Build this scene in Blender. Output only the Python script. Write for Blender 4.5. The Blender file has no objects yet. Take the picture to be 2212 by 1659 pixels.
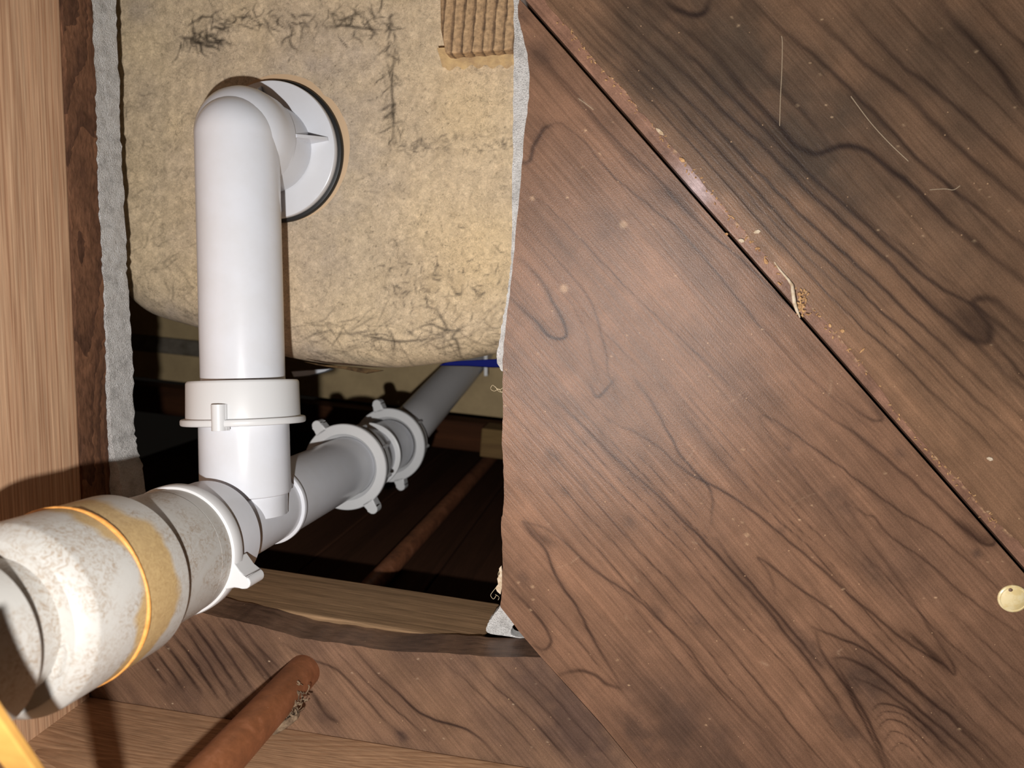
import bpy, math, random
import numpy as np
from mathutils import Vector, Matrix

# ------------------------------------------------------------------ camera frame
# Crawl space seen from below: +Z is up, the camera looks up at the floor boards.
F, CX, CY = 1650.0, 1106.0, 829.5
VPX, VPY = 1400.0, 620.0                      # where plumb lines meet in the picture
CAMZ = 0.60                                   # camera height over the crawl-space soil
def nrm(v): return v / np.linalg.norm(v)
Zc = nrm(np.array([(VPX - CX) / F, (CY - VPY) / F, -1.0]))
h = np.array([1.0, -0.098, 0.0]); h = nrm(h - Zc * (h @ Zc))
Xc = h
Yc = np.cross(Zc, Xc)
M3 = np.array([Xc, Yc, Zc])                   # world = M3 @ camera
CAM = np.array([0, 0, CAMZ])
def P(px, py, d):                             # point at camera depth d
    return M3 @ (d * np.array([(px - CX) / F, (CY - py) / F, -1.0])) + CAM
def on(px, py, z):                            # point at height z over the camera
    q = M3 @ np.array([(px - CX) / F, (CY - py) / F, -1.0])
    return q * (z / q[2]) + CAM
def vpdir(px, py): return nrm(M3 @ np.array([(px - CX) / F, (CY - py) / F, -1.0]))

scene = bpy.context.scene
col = scene.collection
cd = bpy.data.cameras.new('camera'); cam = bpy.data.objects.new('camera', cd); col.objects.link(cam)
cd.sensor_width = 36.0; cd.lens = 36.0 * F / 2212.0; cd.clip_start = 0.005
mw = Matrix.Identity(4)
for i in range(3):
    for j in range(3): mw[i][j] = M3[i][j]
mw.translation = Vector(CAM); cam.matrix_world = mw
cd.dof.use_dof = True; cd.dof.focus_distance = 0.345; cd.dof.aperture_fstop = 13.0
scene.camera = cam

w = bpy.data.worlds.new('crawl_space_dark'); scene.world = w; w.use_nodes = True
w.node_tree.nodes['Background'].inputs[0].default_value = (1.0, 0.85, 0.7, 1)
w.node_tree.nodes['Background'].inputs[1].default_value = 0.004
ld = bpy.data.lights.new('flash', 'POINT'); ld.energy = 6.2; ld.shadow_soft_size = 0.0032
ld.color = (1.0, 0.98, 0.962)
lo = bpy.data.objects.new('flash', ld); col.objects.link(lo)
lo.location = Vector(M3 @ np.array([-0.027, -0.044, 0.0]) + CAM)
vs = scene.view_settings
vs.view_transform = 'Standard'; vs.look = 'None'; vs.gamma = 1.0; vs.use_curve_mapping = False
vs.exposure = 0.0

H = 0.320            # underside of the floor boards over the camera
T1 = 0.019           # board thickness
T2 = 0.018           # grey underlay board
HB = H + T1
HU = HB + T2
rng = random.Random(7)
nr = np.random.RandomState(11)

# ------------------------------------------------------------------ helpers
def lin(r, g, b):
    o = []
    for c in (r, g, b):
        c = c / 255.0
        o.append(c / 12.92 if c <= 0.04045 else ((c + 0.055) / 1.055) ** 2.4)
    return tuple(o)
def lin4(r, g, b): return lin(r, g, b) + (1.0,)
def tag(o, label=None, cat=None, group=None, kind=None):
    if label: o['label'] = label
    if cat: o['category'] = cat
    if group: o['group'] = group
    if kind: o['kind'] = kind
    return o
def mesh_obj(name, verts, faces, m, parent=None, smooth=False, sharp=None):
    me = bpy.data.meshes.new(name)
    me.from_pydata([tuple(v) for v in verts], [], faces); me.update()
    fix_normals(me)
    if smooth:
        me.polygons.foreach_set('use_smooth', [True] * len(me.polygons))
        me.set_sharp_from_angle(angle=math.radians(sharp or 35))
    if m: me.materials.append(m)
    o = bpy.data.objects.new(name, me); col.objects.link(o)
    if parent: o.parent = parent
    return o
def fix_normals(me):
    import bmesh
    bm = bmesh.new(); bm.from_mesh(me)
    bmesh.ops.recalc_face_normals(bm, faces=bm.faces)
    bm.to_mesh(me); bm.free()
def empty(name, M=None, loc=None):
    o = bpy.data.objects.new(name, None); col.objects.link(o); o.empty_display_size = 0.02
    if M is not None: o.matrix_world = M
    if loc is not None: o.location = Vector(loc)
    return o
def frame(origin, zdir, xref):                # local z along zdir, local x towards xref
    z = Vector(zdir).normalized(); x = Vector(xref); x = (x - z * x.dot(z)).normalized(); y = z.cross(x)
    M = Matrix.Identity(4)
    for i in range(3): M[i][0] = x[i]; M[i][1] = y[i]; M[i][2] = z[i]
    M.translation = Vector(origin); return M
def lathe(name, prof, m, parent=None, segs=96, closed=True, sharp=35):
    """prof: (z, r) pairs; a closed loop makes a solid ring or tube"""
    v = []; f = []; n = len(prof)
    for z, r in prof:
        for k in range(segs):
            a = 2 * math.pi * k / segs; v.append((r * math.cos(a), r * math.sin(a), z))
    for i in range(n if closed else n - 1):
        j = (i + 1) % n
        for k in range(segs):
            k2 = (k + 1) % segs
            f.append((i * segs + k, i * segs + k2, j * segs + k2, j * segs + k))
    return mesh_obj(name, v, f, m, parent, True, sharp)
def rnd_edge(z0, z1, r0, r1, b=0.0008):       # closed rounded-rect section of a ring
    return [(z0, r0), (z0, r1 - b), (z0 + b * .3, r1 - b * .3), (z0 + b, r1), (z1 - b, r1), (z1 - b * .3, r1 - b * .3), (z1, r1 - b), (z1, r0)]
def catmull(pts, k=6):
    pts = [np.array(p, float) for p in pts]
    if len(pts) < 3: return np.array(pts)
    out = []
    for i in range(len(pts) - 1):
        p0 = pts[max(i - 1, 0)]; p1 = pts[i]; p2 = pts[i + 1]; p3 = pts[min(i + 2, len(pts) - 1)]
        for t in np.linspace(0, 1, k, endpoint=False):
            out.append(.5 * ((2 * p1) + (-p0 + p2) * t + (2 * p0 - 5 * p1 + 4 * p2 - p3) * t * t + (-p0 + 3 * p1 - 3 * p2 + p3) * t ** 3))
    out.append(pts[-1]); return np.array(out)
def tube_geo(pts, rad, segs=12, flat=1.0):
    pts = [Vector(p) for p in pts]; n = len(pts)
    if not hasattr(rad, '__len__'): rad = [rad] * n
    v = []; f = []; up = None
    for i, p in enumerate(pts):
        t = (pts[min(i + 1, n - 1)] - pts[max(i - 1, 0)]).normalized()
        if up is None: up = t.orthogonal().normalized()
        up = (up - t * up.dot(t)).normalized(); s = t.cross(up)
        for k in range(segs):
            a = 2 * math.pi * k / segs
            v.append(p + (up * math.cos(a) + s * math.sin(a) * flat) * rad[i])
    for i in range(n - 1):
        for k in range(segs):
            k2 = (k + 1) % segs
            f.append((i * segs + k, i * segs + k2, (i + 1) * segs + k2, (i + 1) * segs + k))
    f.append(tuple(range(segs))); f.append(tuple(range((n - 1) * segs, n * segs)))
    return v, f
def tube(name, pts, rad, m, parent=None, segs=24, flat=1.0):
    v, f = tube_geo(pts, rad, segs, flat)
    if parent is not None and parent.type == 'EMPTY':
        inv = parent.matrix_world.inverted(); v = [inv @ p for p in v]
    return mesh_obj(name, v, f, m, parent, True, 50)
def prism(name, poly, dz, m, parent=None, bev=0.0):
    """poly: world points of one face, dz: world offset of the other face"""
    n = len(poly); v = [Vector(p) for p in poly] + [Vector(p) + Vector(dz) for p in poly]
    f = [tuple(range(n)), tuple(range(n, 2 * n))] + [(i, (i + 1) % n, n + (i + 1) % n, n + i) for i in range(n)]
    if parent is not None:
        inv = parent.matrix_world.inverted(); v = [inv @ p for p in v]
    o = mesh_obj(name, v, f, m, parent)
    if bev:
        b = o.modifiers.new('edge', 'BEVEL'); b.width = bev; b.segments = 3; b.limit_method = 'ANGLE'
    return o
# lattice value noise in numpy
def vnoise(x, y, seed=0):
    tab = np.random.RandomState(seed).rand(256, 256)
    xi = np.floor(x).astype(int); yi = np.floor(y).astype(int); fx = x - xi; fy = y - yi
    fx = fx * fx * (3 - 2 * fx); fy = fy * fy * (3 - 2 * fy)
    g = lambda a, b: tab[a & 255, b & 255]
    return (g(xi, yi) * (1 - fx) + g(xi + 1, yi) * fx) * (1 - fy) + (g(xi, yi + 1) * (1 - fx) + g(xi + 1, yi + 1) * fx) * fy
def fbm(x, y, seed=0, o=4):
    s = 0; a = .5; t = 0
    for k in range(o):
        s = s + a * vnoise(x * 2 ** k, y * 2 ** k, seed + k); t += a; a *= .55
    return s / t
def seg_dist(pts, A, B):
    ab = B - A; t = np.clip(((pts - A) @ ab) / (ab @ ab + 1e-18), 0, 1)
    q = A + t[:, None] * ab
    return np.hypot(pts[:, 0] - q[:, 0], pts[:, 1] - q[:, 1]), q
def line_mask(pts, poly, wd, taper=True):
    """soft line of half-width wd along a polyline"""
    out = np.zeros(len(pts)); n = len(poly) - 1
    lo_, hi_ = poly.min(0) - 4 * wd, poly.max(0) + 4 * wd
    sel = np.where((pts[:, 0] > lo_[0]) & (pts[:, 0] < hi_[0]) & (pts[:, 1] > lo_[1]) & (pts[:, 1] < hi_[1]))[0]
    if len(sel) == 0: return out
    q = pts[sel]; best = np.zeros(len(sel))
    for i in range(n):
        A, B = poly[i], poly[i + 1]
        l2, h2 = np.minimum(A, B) - 3.2 * wd, np.maximum(A, B) + 3.2 * wd
        s2 = np.where((q[:, 0] > l2[0]) & (q[:, 0] < h2[0]) & (q[:, 1] > l2[1]) & (q[:, 1] < h2[1]))[0]
        if len(s2) == 0: continue
        d, _ = seg_dist(q[s2], A, B)
        k = 1.0
        if taper: k = min(1.0, .35 + 2.2 * min(i + .5, n - i - .5) / n)
        best[s2] = np.maximum(best[s2], k * np.exp(-(d / wd) ** 2))
    out[sel] = best; return out
def inside(pts, poly):
    r = np.zeros(len(pts), bool); n = len(poly); x, y = pts[:, 0], pts[:, 1]
    for i in range(n):
        x1, y1 = poly[i]; x2, y2 = poly[(i + 1) % n]
        if y1 == y2: continue
        c = ((y1 > y) != (y2 > y)) & (x < (x2 - x1) * (y - y1) / (y2 - y1) + x1)
        r ^= c
    return r
def set_color(me, rgb):
    a = me.attributes.new('wood', 'FLOAT_COLOR', 'POINT')
    c = np.ones((len(rgb), 4), np.float32); c[:, :3] = rgb
    a.data.foreach_set('color', c.ravel())
def plate(name, poly, z0, z1, adir, step, colfn, m, parent=None, relief=None):
    """board with a dense underside: poly in world XY, underside z0, top z1"""
    poly = np.array(poly, float); a = nrm(np.array(adir, float)); b = np.array([-a[1], a[0]])
    pa = np.stack([poly @ a, poly @ b], 1)
    lo_ = pa.min(0) - step; hi_ = pa.max(0) + step
    na = int((hi_[0] - lo_[0]) / step) + 2; nb = int((hi_[1] - lo_[1]) / step) + 2
    ga, gb = np.meshgrid(lo_[0] + step * np.arange(na), lo_[1] + step * np.arange(nb), indexing='ij')
    g = np.stack([ga.ravel(), gb.ravel()], 1)
    ins = inside(g, pa).reshape(na, nb)
    fk = ins[:-1, :-1] | ins[1:, :-1] | ins[:-1, 1:] | ins[1:, 1:]
    idx = np.arange(na * nb).reshape(na, nb)
    q = np.stack([idx[:-1, :-1], idx[1:, :-1], idx[1:, 1:], idx[:-1, 1:]], -1)[fk]
    used = np.zeros(na * nb, bool); used[q.ravel()] = True
    snap = np.where(used & ~ins.ravel())[0]
    if len(snap):
        bd = np.full(len(snap), 1e9); bq = g[snap].copy()
        for i in range(len(pa)):
            d, pq = seg_dist(g[snap], pa[i], pa[(i + 1) % len(pa)])
            k = d < bd; bd[k] = d[k]; bq[k] = pq[k]
        g[snap] = bq
    remap = -np.ones(na * nb, int); remap[used] = np.arange(used.sum())
    g = g[used]; q = remap[q]
    xy = g[:, :1] * a + g[:, 1:] * b
    n0 = len(xy)
    zz = np.full(n0, z0)
    if relief is not None: zz = zz + relief(xy)
    sk = []
    for i in range(len(poly)):
        A, B = poly[i], poly[(i + 1) % len(poly)]; k = max(1, int(np.linalg.norm(B - A) / .0012))
        sk += [A + (B - A) * t / k for t in range(k)]
    sk = np.array(sk); ns = len(sk)
    zr = np.full(ns, z0)
    if relief is not None: zr = zr + relief(sk)
    V = np.concatenate([np.column_stack([xy, zz]), np.column_stack([sk, zr]), np.column_stack([sk, np.full(ns, z1)]), np.column_stack([poly, np.full(len(poly), z1)])])
    k = np.arange(ns); k2 = (k + 1) % ns
    sides = np.stack([n0 + k, n0 + k2, n0 + ns + k2, n0 + ns + k], 1)
    Q = np.concatenate([q[:, ::-1], sides])
    me = bpy.data.meshes.new(name)
    nq = len(Q); npoly = len(poly)
    me.vertices.add(len(V)); me.vertices.foreach_set('co', V.astype(np.float32).ravel())
    me.loops.add(nq * 4 + npoly)
    li = np.concatenate([Q.ravel(), np.arange(len(V) - npoly, len(V))]).astype(np.int32)
    me.loops.foreach_set('vertex_index', li)
    me.polygons.add(nq + 1)
    me.polygons.foreach_set('loop_start', np.append(np.arange(nq) * 4, nq * 4).astype(np.int32))
    me.update(calc_edges=True); me.validate()
    vc = colfn(V[:, :2])
    set_color(me, vc)
    me.materials.append(m)
    o = bpy.data.objects.new(name, me); col.objects.link(o)
    if parent: o.parent = parent
    return o

def strip(name, path, out, z0, z1, m, parent, wob=.0006, zs=8):
    """cut edge of a sheet: path of XY edge points, out: far outline closing the sheet"""
    path = [np.array(p) for p in path]; n = len(path); v = []; f = []
    for k in range(zs + 1):
        z = z0 + (z1 - z0) * k / zs
        for i, p in enumerate(path):
            d = path[min(i + 1, n - 1)] - path[max(i - 1, 0)]; nn = nrm(np.array([-d[1], d[0]]))
            q = p + nn * nr.uniform(-wob, wob); v.append((q[0], q[1], z))
    for k in range(zs):
        for i in range(n - 1): f.append((k * n + i, k * n + i + 1, (k + 1) * n + i + 1, (k + 1) * n + i))
    b0 = len(v); ol = [(p[0], p[1], z0) for p in out]; v += ol; v += [(p[0], p[1], z1) for p in out]; m_ = len(out)
    f.append(tuple(range(n)) + tuple(range(b0, b0 + m_)))
    f.append(tuple(range(zs * n, zs * n + n)) + tuple(range(b0 + m_, b0 + 2 * m_)))
    seq0 = [n - 1] + list(range(b0, b0 + m_)) + [0]; seq1 = [zs * n + n - 1] + list(range(b0 + m_, b0 + 2 * m_)) + [zs * n]
    for i in range(len(seq0) - 1): f.append((seq0[i], seq0[i + 1], seq1[i + 1], seq1[i]))
    return mesh_obj(name, v, f, m, parent, True, 60)
# ------------------------------------------------------------------ materials
def newmat(name):
    m = bpy.data.materials.new(name); m.use_nodes = True
    nt = m.node_tree; b = nt.nodes['Principled BSDF']; return m, nt, b
def N(nt, t, **k):
    n = nt.nodes.new(t)
    for a, v in k.items():
        if a.startswith('i_'):
            key = a[2:]; key = int(key) if key.isdigit() else key.replace('_', ' ')
            n.inputs[key].default_value = v
        else: setattr(n, a, v)
    return n
def L(nt, a, ao, b, bi): nt.links.new(a.outputs[ao], b.inputs[bi])
def mapped(nt, rotz=0.0, scale=(1, 1, 1), rot=None):
    tc = N(nt, 'ShaderNodeTexCoord'); mp = N(nt, 'ShaderNodeMapping')
    mp.inputs['Rotation'].default_value = rot or (0, 0, rotz); mp.inputs['Scale'].default_value = scale
    L(nt, tc, 'Object', mp, 'Vector'); return mp
def ramp(nt, stops):
    r = N(nt, 'ShaderNodeValToRGB'); e = r.color_ramp.elements
    while len(e) < len(stops): e.new(0.5)
    for i, (p, c) in enumerate(stops): e[i].position = p; e[i].color = c if len(c) == 4 else tuple(c) + (1,)
    return r
def mixc(nt, mode='MIX', fac=None):
    n = N(nt, 'ShaderNodeMix', data_type='RGBA', blend_type=mode)
    if fac is not None: n.inputs[0].default_value = fac
    return n
def attr_wood(name, ang, rough=.5, spec=.35, bump=.25, fine=(900, 26), contrast=(.74, 1.16)):
    """colour from the traced grain, fine fibre and pores from stretched noise along the board"""
    m, nt, b = newmat(name)
    at = N(nt, 'ShaderNodeAttribute', attribute_name='wood')
    mp = mapped(nt, scale=(1, 1, 1)); mp.vector_type = 'TEXTURE'; mp.inputs['Rotation'].default_value = (0, 0, ang)
    m2 = N(nt, 'ShaderNodeMapping'); m2.inputs['Scale'].default_value = (fine[1], fine[0], 60); L(nt, mp, 0, m2, 0)
    n1 = N(nt, 'ShaderNodeTexNoise', i_Scale=1.0, i_Detail=5.0, i_Roughness=.62, i_Distortion=.3); L(nt, m2, 0, n1, 'Vector')
    n2 = N(nt, 'ShaderNodeTexNoise', i_Scale=1900.0, i_Detail=3.0, i_Roughness=.7); L(nt, mp, 0, n2, 'Vector')
    n3 = N(nt, 'ShaderNodeTexNoise', i_Scale=90.0, i_Detail=5.0, i_Roughness=.65); L(nt, mp, 0, n3, 'Vector')
    r1 = N(nt, 'ShaderNodeMapRange'); r1.inputs[1].default_value = .3; r1.inputs[2].default_value = .7; r1.inputs[3].default_value = contrast[0]; r1.inputs[4].default_value = contrast[1]
    L(nt, n1, 0, r1, 0)
    r2 = N(nt, 'ShaderNodeMapRange'); r2.inputs[1].default_value = .3; r2.inputs[2].default_value = .7; r2.inputs[3].default_value = .78; r2.inputs[4].default_value = 1.2
    L(nt, n2, 0, r2, 0)
    r3 = N(nt, 'ShaderNodeMapRange'); r3.inputs[1].default_value = .3; r3.inputs[2].default_value = .7; r3.inputs[3].default_value = .86; r3.inputs[4].default_value = 1.12
    L(nt, n3, 0, r3, 0)
    a1 = N(nt, 'ShaderNodeMath', operation='MULTIPLY'); L(nt, r1, 0, a1, 0); L(nt, r2, 0, a1, 1)
    a2 = N(nt, 'ShaderNodeMath', operation='MULTIPLY'); L(nt, a1, 0, a2, 0); L(nt, r3, 0, a2, 1)
    geo = N(nt, 'ShaderNodeNewGeometry'); sz = N(nt, 'ShaderNodeSeparateXYZ'); L(nt, geo, 'True Normal', sz, 0)
    az = N(nt, 'ShaderNodeMath', operation='ABSOLUTE'); L(nt, sz, 'Z', az, 0)
    gt = N(nt, 'ShaderNodeMath', operation='GREATER_THAN'); gt.inputs[1].default_value = .5; L(nt, az, 0, gt, 0)
    n5 = N(nt, 'ShaderNodeTexNoise', i_Scale=260.0, i_Detail=5.0, i_Roughness=.65); m5 = mapped(nt, scale=(.4, .4, 2.2)); L(nt, m5, 0, n5, 'Vector')
    r5 = N(nt, 'ShaderNodeMapRange'); r5.inputs[1].default_value = .3; r5.inputs[2].default_value = .7; r5.inputs[3].default_value = .5; r5.inputs[4].default_value = 1.15; L(nt, n5, 0, r5, 0)
    sw = N(nt, 'ShaderNodeMix', data_type='FLOAT'); L(nt, gt, 0, sw, 0); L(nt, r5, 0, sw, 2); L(nt, a2, 0, sw, 3)
    mx0 = N(nt, 'ShaderNodeVectorMath', operation='SCALE'); L(nt, at, 'Color', mx0, 0); L(nt, sw, 0, mx0, 'Scale')
    vo = N(nt, 'ShaderNodeTexVoronoi', i_Scale=330.0); L(nt, mp, 0, vo, 'Vector')
    sv = N(nt, 'ShaderNodeSeparateXYZ'); L(nt, vo, 'Color', sv, 0)
    th = N(nt, 'ShaderNodeMath', operation='MULTIPLY'); th.inputs[1].default_value = .10; L(nt, sv, 'Y', th, 0)
    lt_ = N(nt, 'ShaderNodeMath', operation='LESS_THAN'); L(nt, vo, 'Distance', lt_, 0); L(nt, th, 0, lt_, 1)
    g2 = N(nt, 'ShaderNodeMath', operation='GREATER_THAN'); g2.inputs[1].default_value = .72; L(nt, sv, 'X', g2, 0)
    fm = N(nt, 'ShaderNodeMath', operation='MULTIPLY'); L(nt, lt_, 0, fm, 0); L(nt, g2, 0, fm, 1)
    fm2 = N(nt, 'ShaderNodeMath', operation='MULTIPLY'); fm2.inputs[1].default_value = .6; L(nt, fm, 0, fm2, 0)
    mx = mixc(nt); L(nt, fm2, 0, mx, 0); L(nt, mx0, 0, mx, 6); mx.inputs[7].default_value = lin4(190, 155, 120)
    L(nt, mx, 2, b, 'Base Color')
    bp = N(nt, 'ShaderNodeBump', i_Strength=bump, i_Distance=.0006); L(nt, a1, 0, bp, 'Height'); L(nt, bp, 0, b, 'Normal')
    b.inputs['Roughness'].default_value = rough; b.inputs['Specular IOR Level'].default_value = spec
    return m
def grain_wood(name, c0, c1, axis, freq=240, dist=2.5, rough=.6, spec=.25, stretch=.05, fine=.5, cmid=None, irr=.45):
    """plain sawn timber; axis: grain axis 0/1/2 in object space"""
    m, nt, b = newmat(name)
    sc = [1, 1, 1]; sc[axis] = stretch
    mp = mapped(nt, scale=tuple(sc))
    ws = N(nt, 'ShaderNodeTexNoise', i_Scale=14.0, i_Detail=2.0); L(nt, mp, 0, ws, 'Vector')
    sub = N(nt, 'ShaderNodeVectorMath', operation='SUBTRACT'); L(nt, ws, 'Color', sub, 0); sub.inputs[1].default_value = (.5, .5, .5)
    scl = N(nt, 'ShaderNodeVectorMath', operation='SCALE'); scl.inputs['Scale'].default_value = .012 * dist; L(nt, sub, 0, scl, 0)
    add = N(nt, 'ShaderNodeVectorMath', operation='ADD'); L(nt, mp, 0, add, 0); L(nt, scl, 0, add, 1)
    dirs = ['Y', 'Z', 'X']; 
    wv = N(nt, 'ShaderNodeTexWave', wave_type='BANDS', wave_profile='SAW', i_Scale=freq / 6.0, i_Distortion=0.0, i_Detail=0.0)
    wv.bands_direction = {0: 'Z', 1: 'Z', 2: 'X'}[axis]
    L(nt, add, 0, wv, 'Vector')
    n1 = N(nt, 'ShaderNodeTexNoise', i_Scale=700.0, i_Detail=4.0, i_Roughness=.6); L(nt, mp, 0, n1, 'Vector')
    n2 = N(nt, 'ShaderNodeTexNoise', i_Scale=40.0, i_Detail=4.0); L(nt, mp, 0, n2, 'Vector')
    cm = cmid or tuple((a * .45 + c * .55) for a, c in zip(c0, c1))
    rp = ramp(nt, [(0.0, c0), (0.45, cm), (0.8, c1), (0.93, c1), (1.0, c0)]); rp.color_ramp.interpolation = 'EASE'
    n6 = N(nt, 'ShaderNodeTexNoise', i_Scale=freq * .55, i_Detail=3.0, i_Roughness=.6); L(nt, add, 0, n6, 'Vector')
    r6 = N(nt, 'ShaderNodeMapRange'); r6.inputs[1].default_value = .28; r6.inputs[2].default_value = .72; L(nt, n6, 0, r6, 0)
    mf = N(nt, 'ShaderNodeMix', data_type='FLOAT'); mf.inputs[0].default_value = irr; L(nt, wv, 'Fac', mf, 2); L(nt, r6, 0, mf, 3)
    L(nt, mf, 0, rp, 0)
    r1 = N(nt, 'ShaderNodeMapRange'); r1.inputs[1].default_value = .3; r1.inputs[2].default_value = .7; r1.inputs[3].default_value = 1 - .3 * fine; r1.inputs[4].default_value = 1 + .28 * fine; L(nt, n1, 0, r1, 0)
    r2 = N(nt, 'ShaderNodeMapRange'); r2.inputs[1].default_value = .3; r2.inputs[2].default_value = .7; r2.inputs[3].default_value = .84; r2.inputs[4].default_value = 1.14; L(nt, n2, 0, r2, 0)
    a1 = N(nt, 'ShaderNodeMath', operation='MULTIPLY'); L(nt, r1, 0, a1, 0); L(nt, r2, 0, a1, 1)
    mx = N(nt, 'ShaderNodeVectorMath', operation='SCALE'); L(nt, rp, 0, mx, 0); L(nt, a1, 0, mx, 'Scale'); L(nt, mx, 0, b, 'Base Color')
    bp = N(nt, 'ShaderNodeBump', i_Strength=.3, i_Distance=.0005); L(nt, a1, 0, bp, 'Height'); L(nt, bp, 0, b, 'Normal')
    b.inputs['Roughness'].default_value = rough; b.inputs['Specular IOR Level'].default_value = spec
    return m
def plain(name, c, rough=.4, spec=.5, metal=0.0, noise=None, bump=0.0, bscale=400.0):
    m, nt, b = newmat(name)
    b.inputs['Base Color'].default_value = tuple(c) + (1,)
    b.inputs['Roughness'].default_value = rough; b.inputs['Specular IOR Level'].default_value = spec; b.inputs['Metallic'].default_value = metal
    if noise:                                  # (scale, second colour, low, high)
        mp = mapped(nt)
        n1 = N(nt, 'ShaderNodeTexNoise', i_Scale=noise[0], i_Detail=6.0, i_Roughness=.65); L(nt, mp, 0, n1, 'Vector')
        rp = ramp(nt, [(noise[2], tuple(c)), (noise[3], tuple(noise[1]))]); L(nt, n1, 0, rp, 0); L(nt, rp, 0, b, 'Base Color')
    if bump:
        mp = mapped(nt)
        n2 = N(nt, 'ShaderNodeTexNoise', i_Scale=bscale, i_Detail=5.0, i_Roughness=.7); L(nt, mp, 0, n2, 'Vector')
        bp = N(nt, 'ShaderNodeBump', i_Strength=bump, i_Distance=.001); L(nt, n2, 0, bp, 'Height'); L(nt, bp, 0, b, 'Normal')
    return m
PVC = plain('white_pvc', lin(217, 219, 225), rough=.24, spec=.4, noise=(30.0, lin(213, 214, 218), .4, .6))
PVC_F = plain('white_pvc_nut', lin(211, 211, 211), rough=.36, spec=.38)
RUBBER = plain('black_rubber', lin(28, 28, 28), rough=.5, spec=.4)

# ------------------------------------------------------------------ floor boards
seamdir_px = (on(2212, 1232, H) - on(1130, 0, H))[:2]
ADIR = nrm(seamdir_px); ANG = math.atan2(ADIR[1], ADIR[0])
def XY(p, z=H): return on(p[0], p[1], z)[:2]
def c7(l): return [(x / 1.989 + 1100, y / 1.989) for x, y in l]
def c8(l): return [(x / 1.989 + 1100, y / 1.989 + 830) for x, y in l]
def c6(l): return [(x / 2.765 + 500, y / 2.765 + 1134) for x, y in l]
def c5(l): return [(x / 2.443, y / 2.443 + 980) for x, y in l]
MM = 0.000194                                  # size of one photo pixel at the boards
def draw(pts, base, lines, dark, wig=1.7, seed=3):
    """grain lines: (polyline px, half width px, strength)"""
    s = 1 / (26 * MM)
    q = pts + MM * wig * np.stack([vnoise(pts[:, 0] * s, pts[:, 1] * s, seed) - .5, vnoise(pts[:, 0] * s + 40, pts[:, 1] * s + 9, seed + 1) - .5], 1) * 2
    keep = np.ones(len(pts))
    for pl, wd, k in lines:
        poly = np.array([XY(p) for p in catmull(pl, 5)])
        s = line_mask(q, poly, wd * .85 * MM)
        s2 = line_mask(q, poly + np.array([0.6, -1.0]) * 0, wd * 2.6 * MM) * .2
        keep *= 1 - min(.95, k * 1.45) * np.maximum(s, s2)
    kk = keep[:, None]
    return base * kk + np.array(dark) * (1 - kk)
def blob(pts, c, r, k, ang=None, asp=1.0, seed=5):
    p = XY(c); d = pts - p
    a = ANG if ang is None else ang
    u = d[:, 0] * math.cos(a) + d[:, 1] * math.sin(a); v = -d[:, 0] * math.sin(a) + d[:, 1] * math.cos(a)
    rr = r * MM; q = (u / (rr * asp)) ** 2 + (v / rr) ** 2
    nz = fbm(pts[:, 0] / (r * .5 * MM), pts[:, 1] / (r * .5 * MM), seed, 4)
    return k * np.clip(np.exp(-q) * (.35 + 1.3 * nz), 0, 1)
def specks(pts, n, box, col_, out, rmin=1.2, rmax=3.2, seed=1):
    r_ = np.random.RandomState(seed)
    for i in range(n):
        p = XY((r_.uniform(box[0], box[2]), r_.uniform(box[1], box[3]))); rad = r_.uniform(rmin, rmax) * MM
        s = np.where((abs(pts[:, 0] - p[0]) < 3 * rad) & (abs(pts[:, 1] - p[1]) < 3 * rad))[0]
        if len(s):
            d = np.hypot(*(pts[s] - p).T); k = np.exp(-(d / rad) ** 2)[:, None] * r_.uniform(.4, .9)
            out[s] = out[s] * (1 - k) + np.array(col_) * k
    return out
def ab(pts): return pts @ ADIR, pts @ np.array([-ADIR[1], ADIR[0]])

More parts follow.
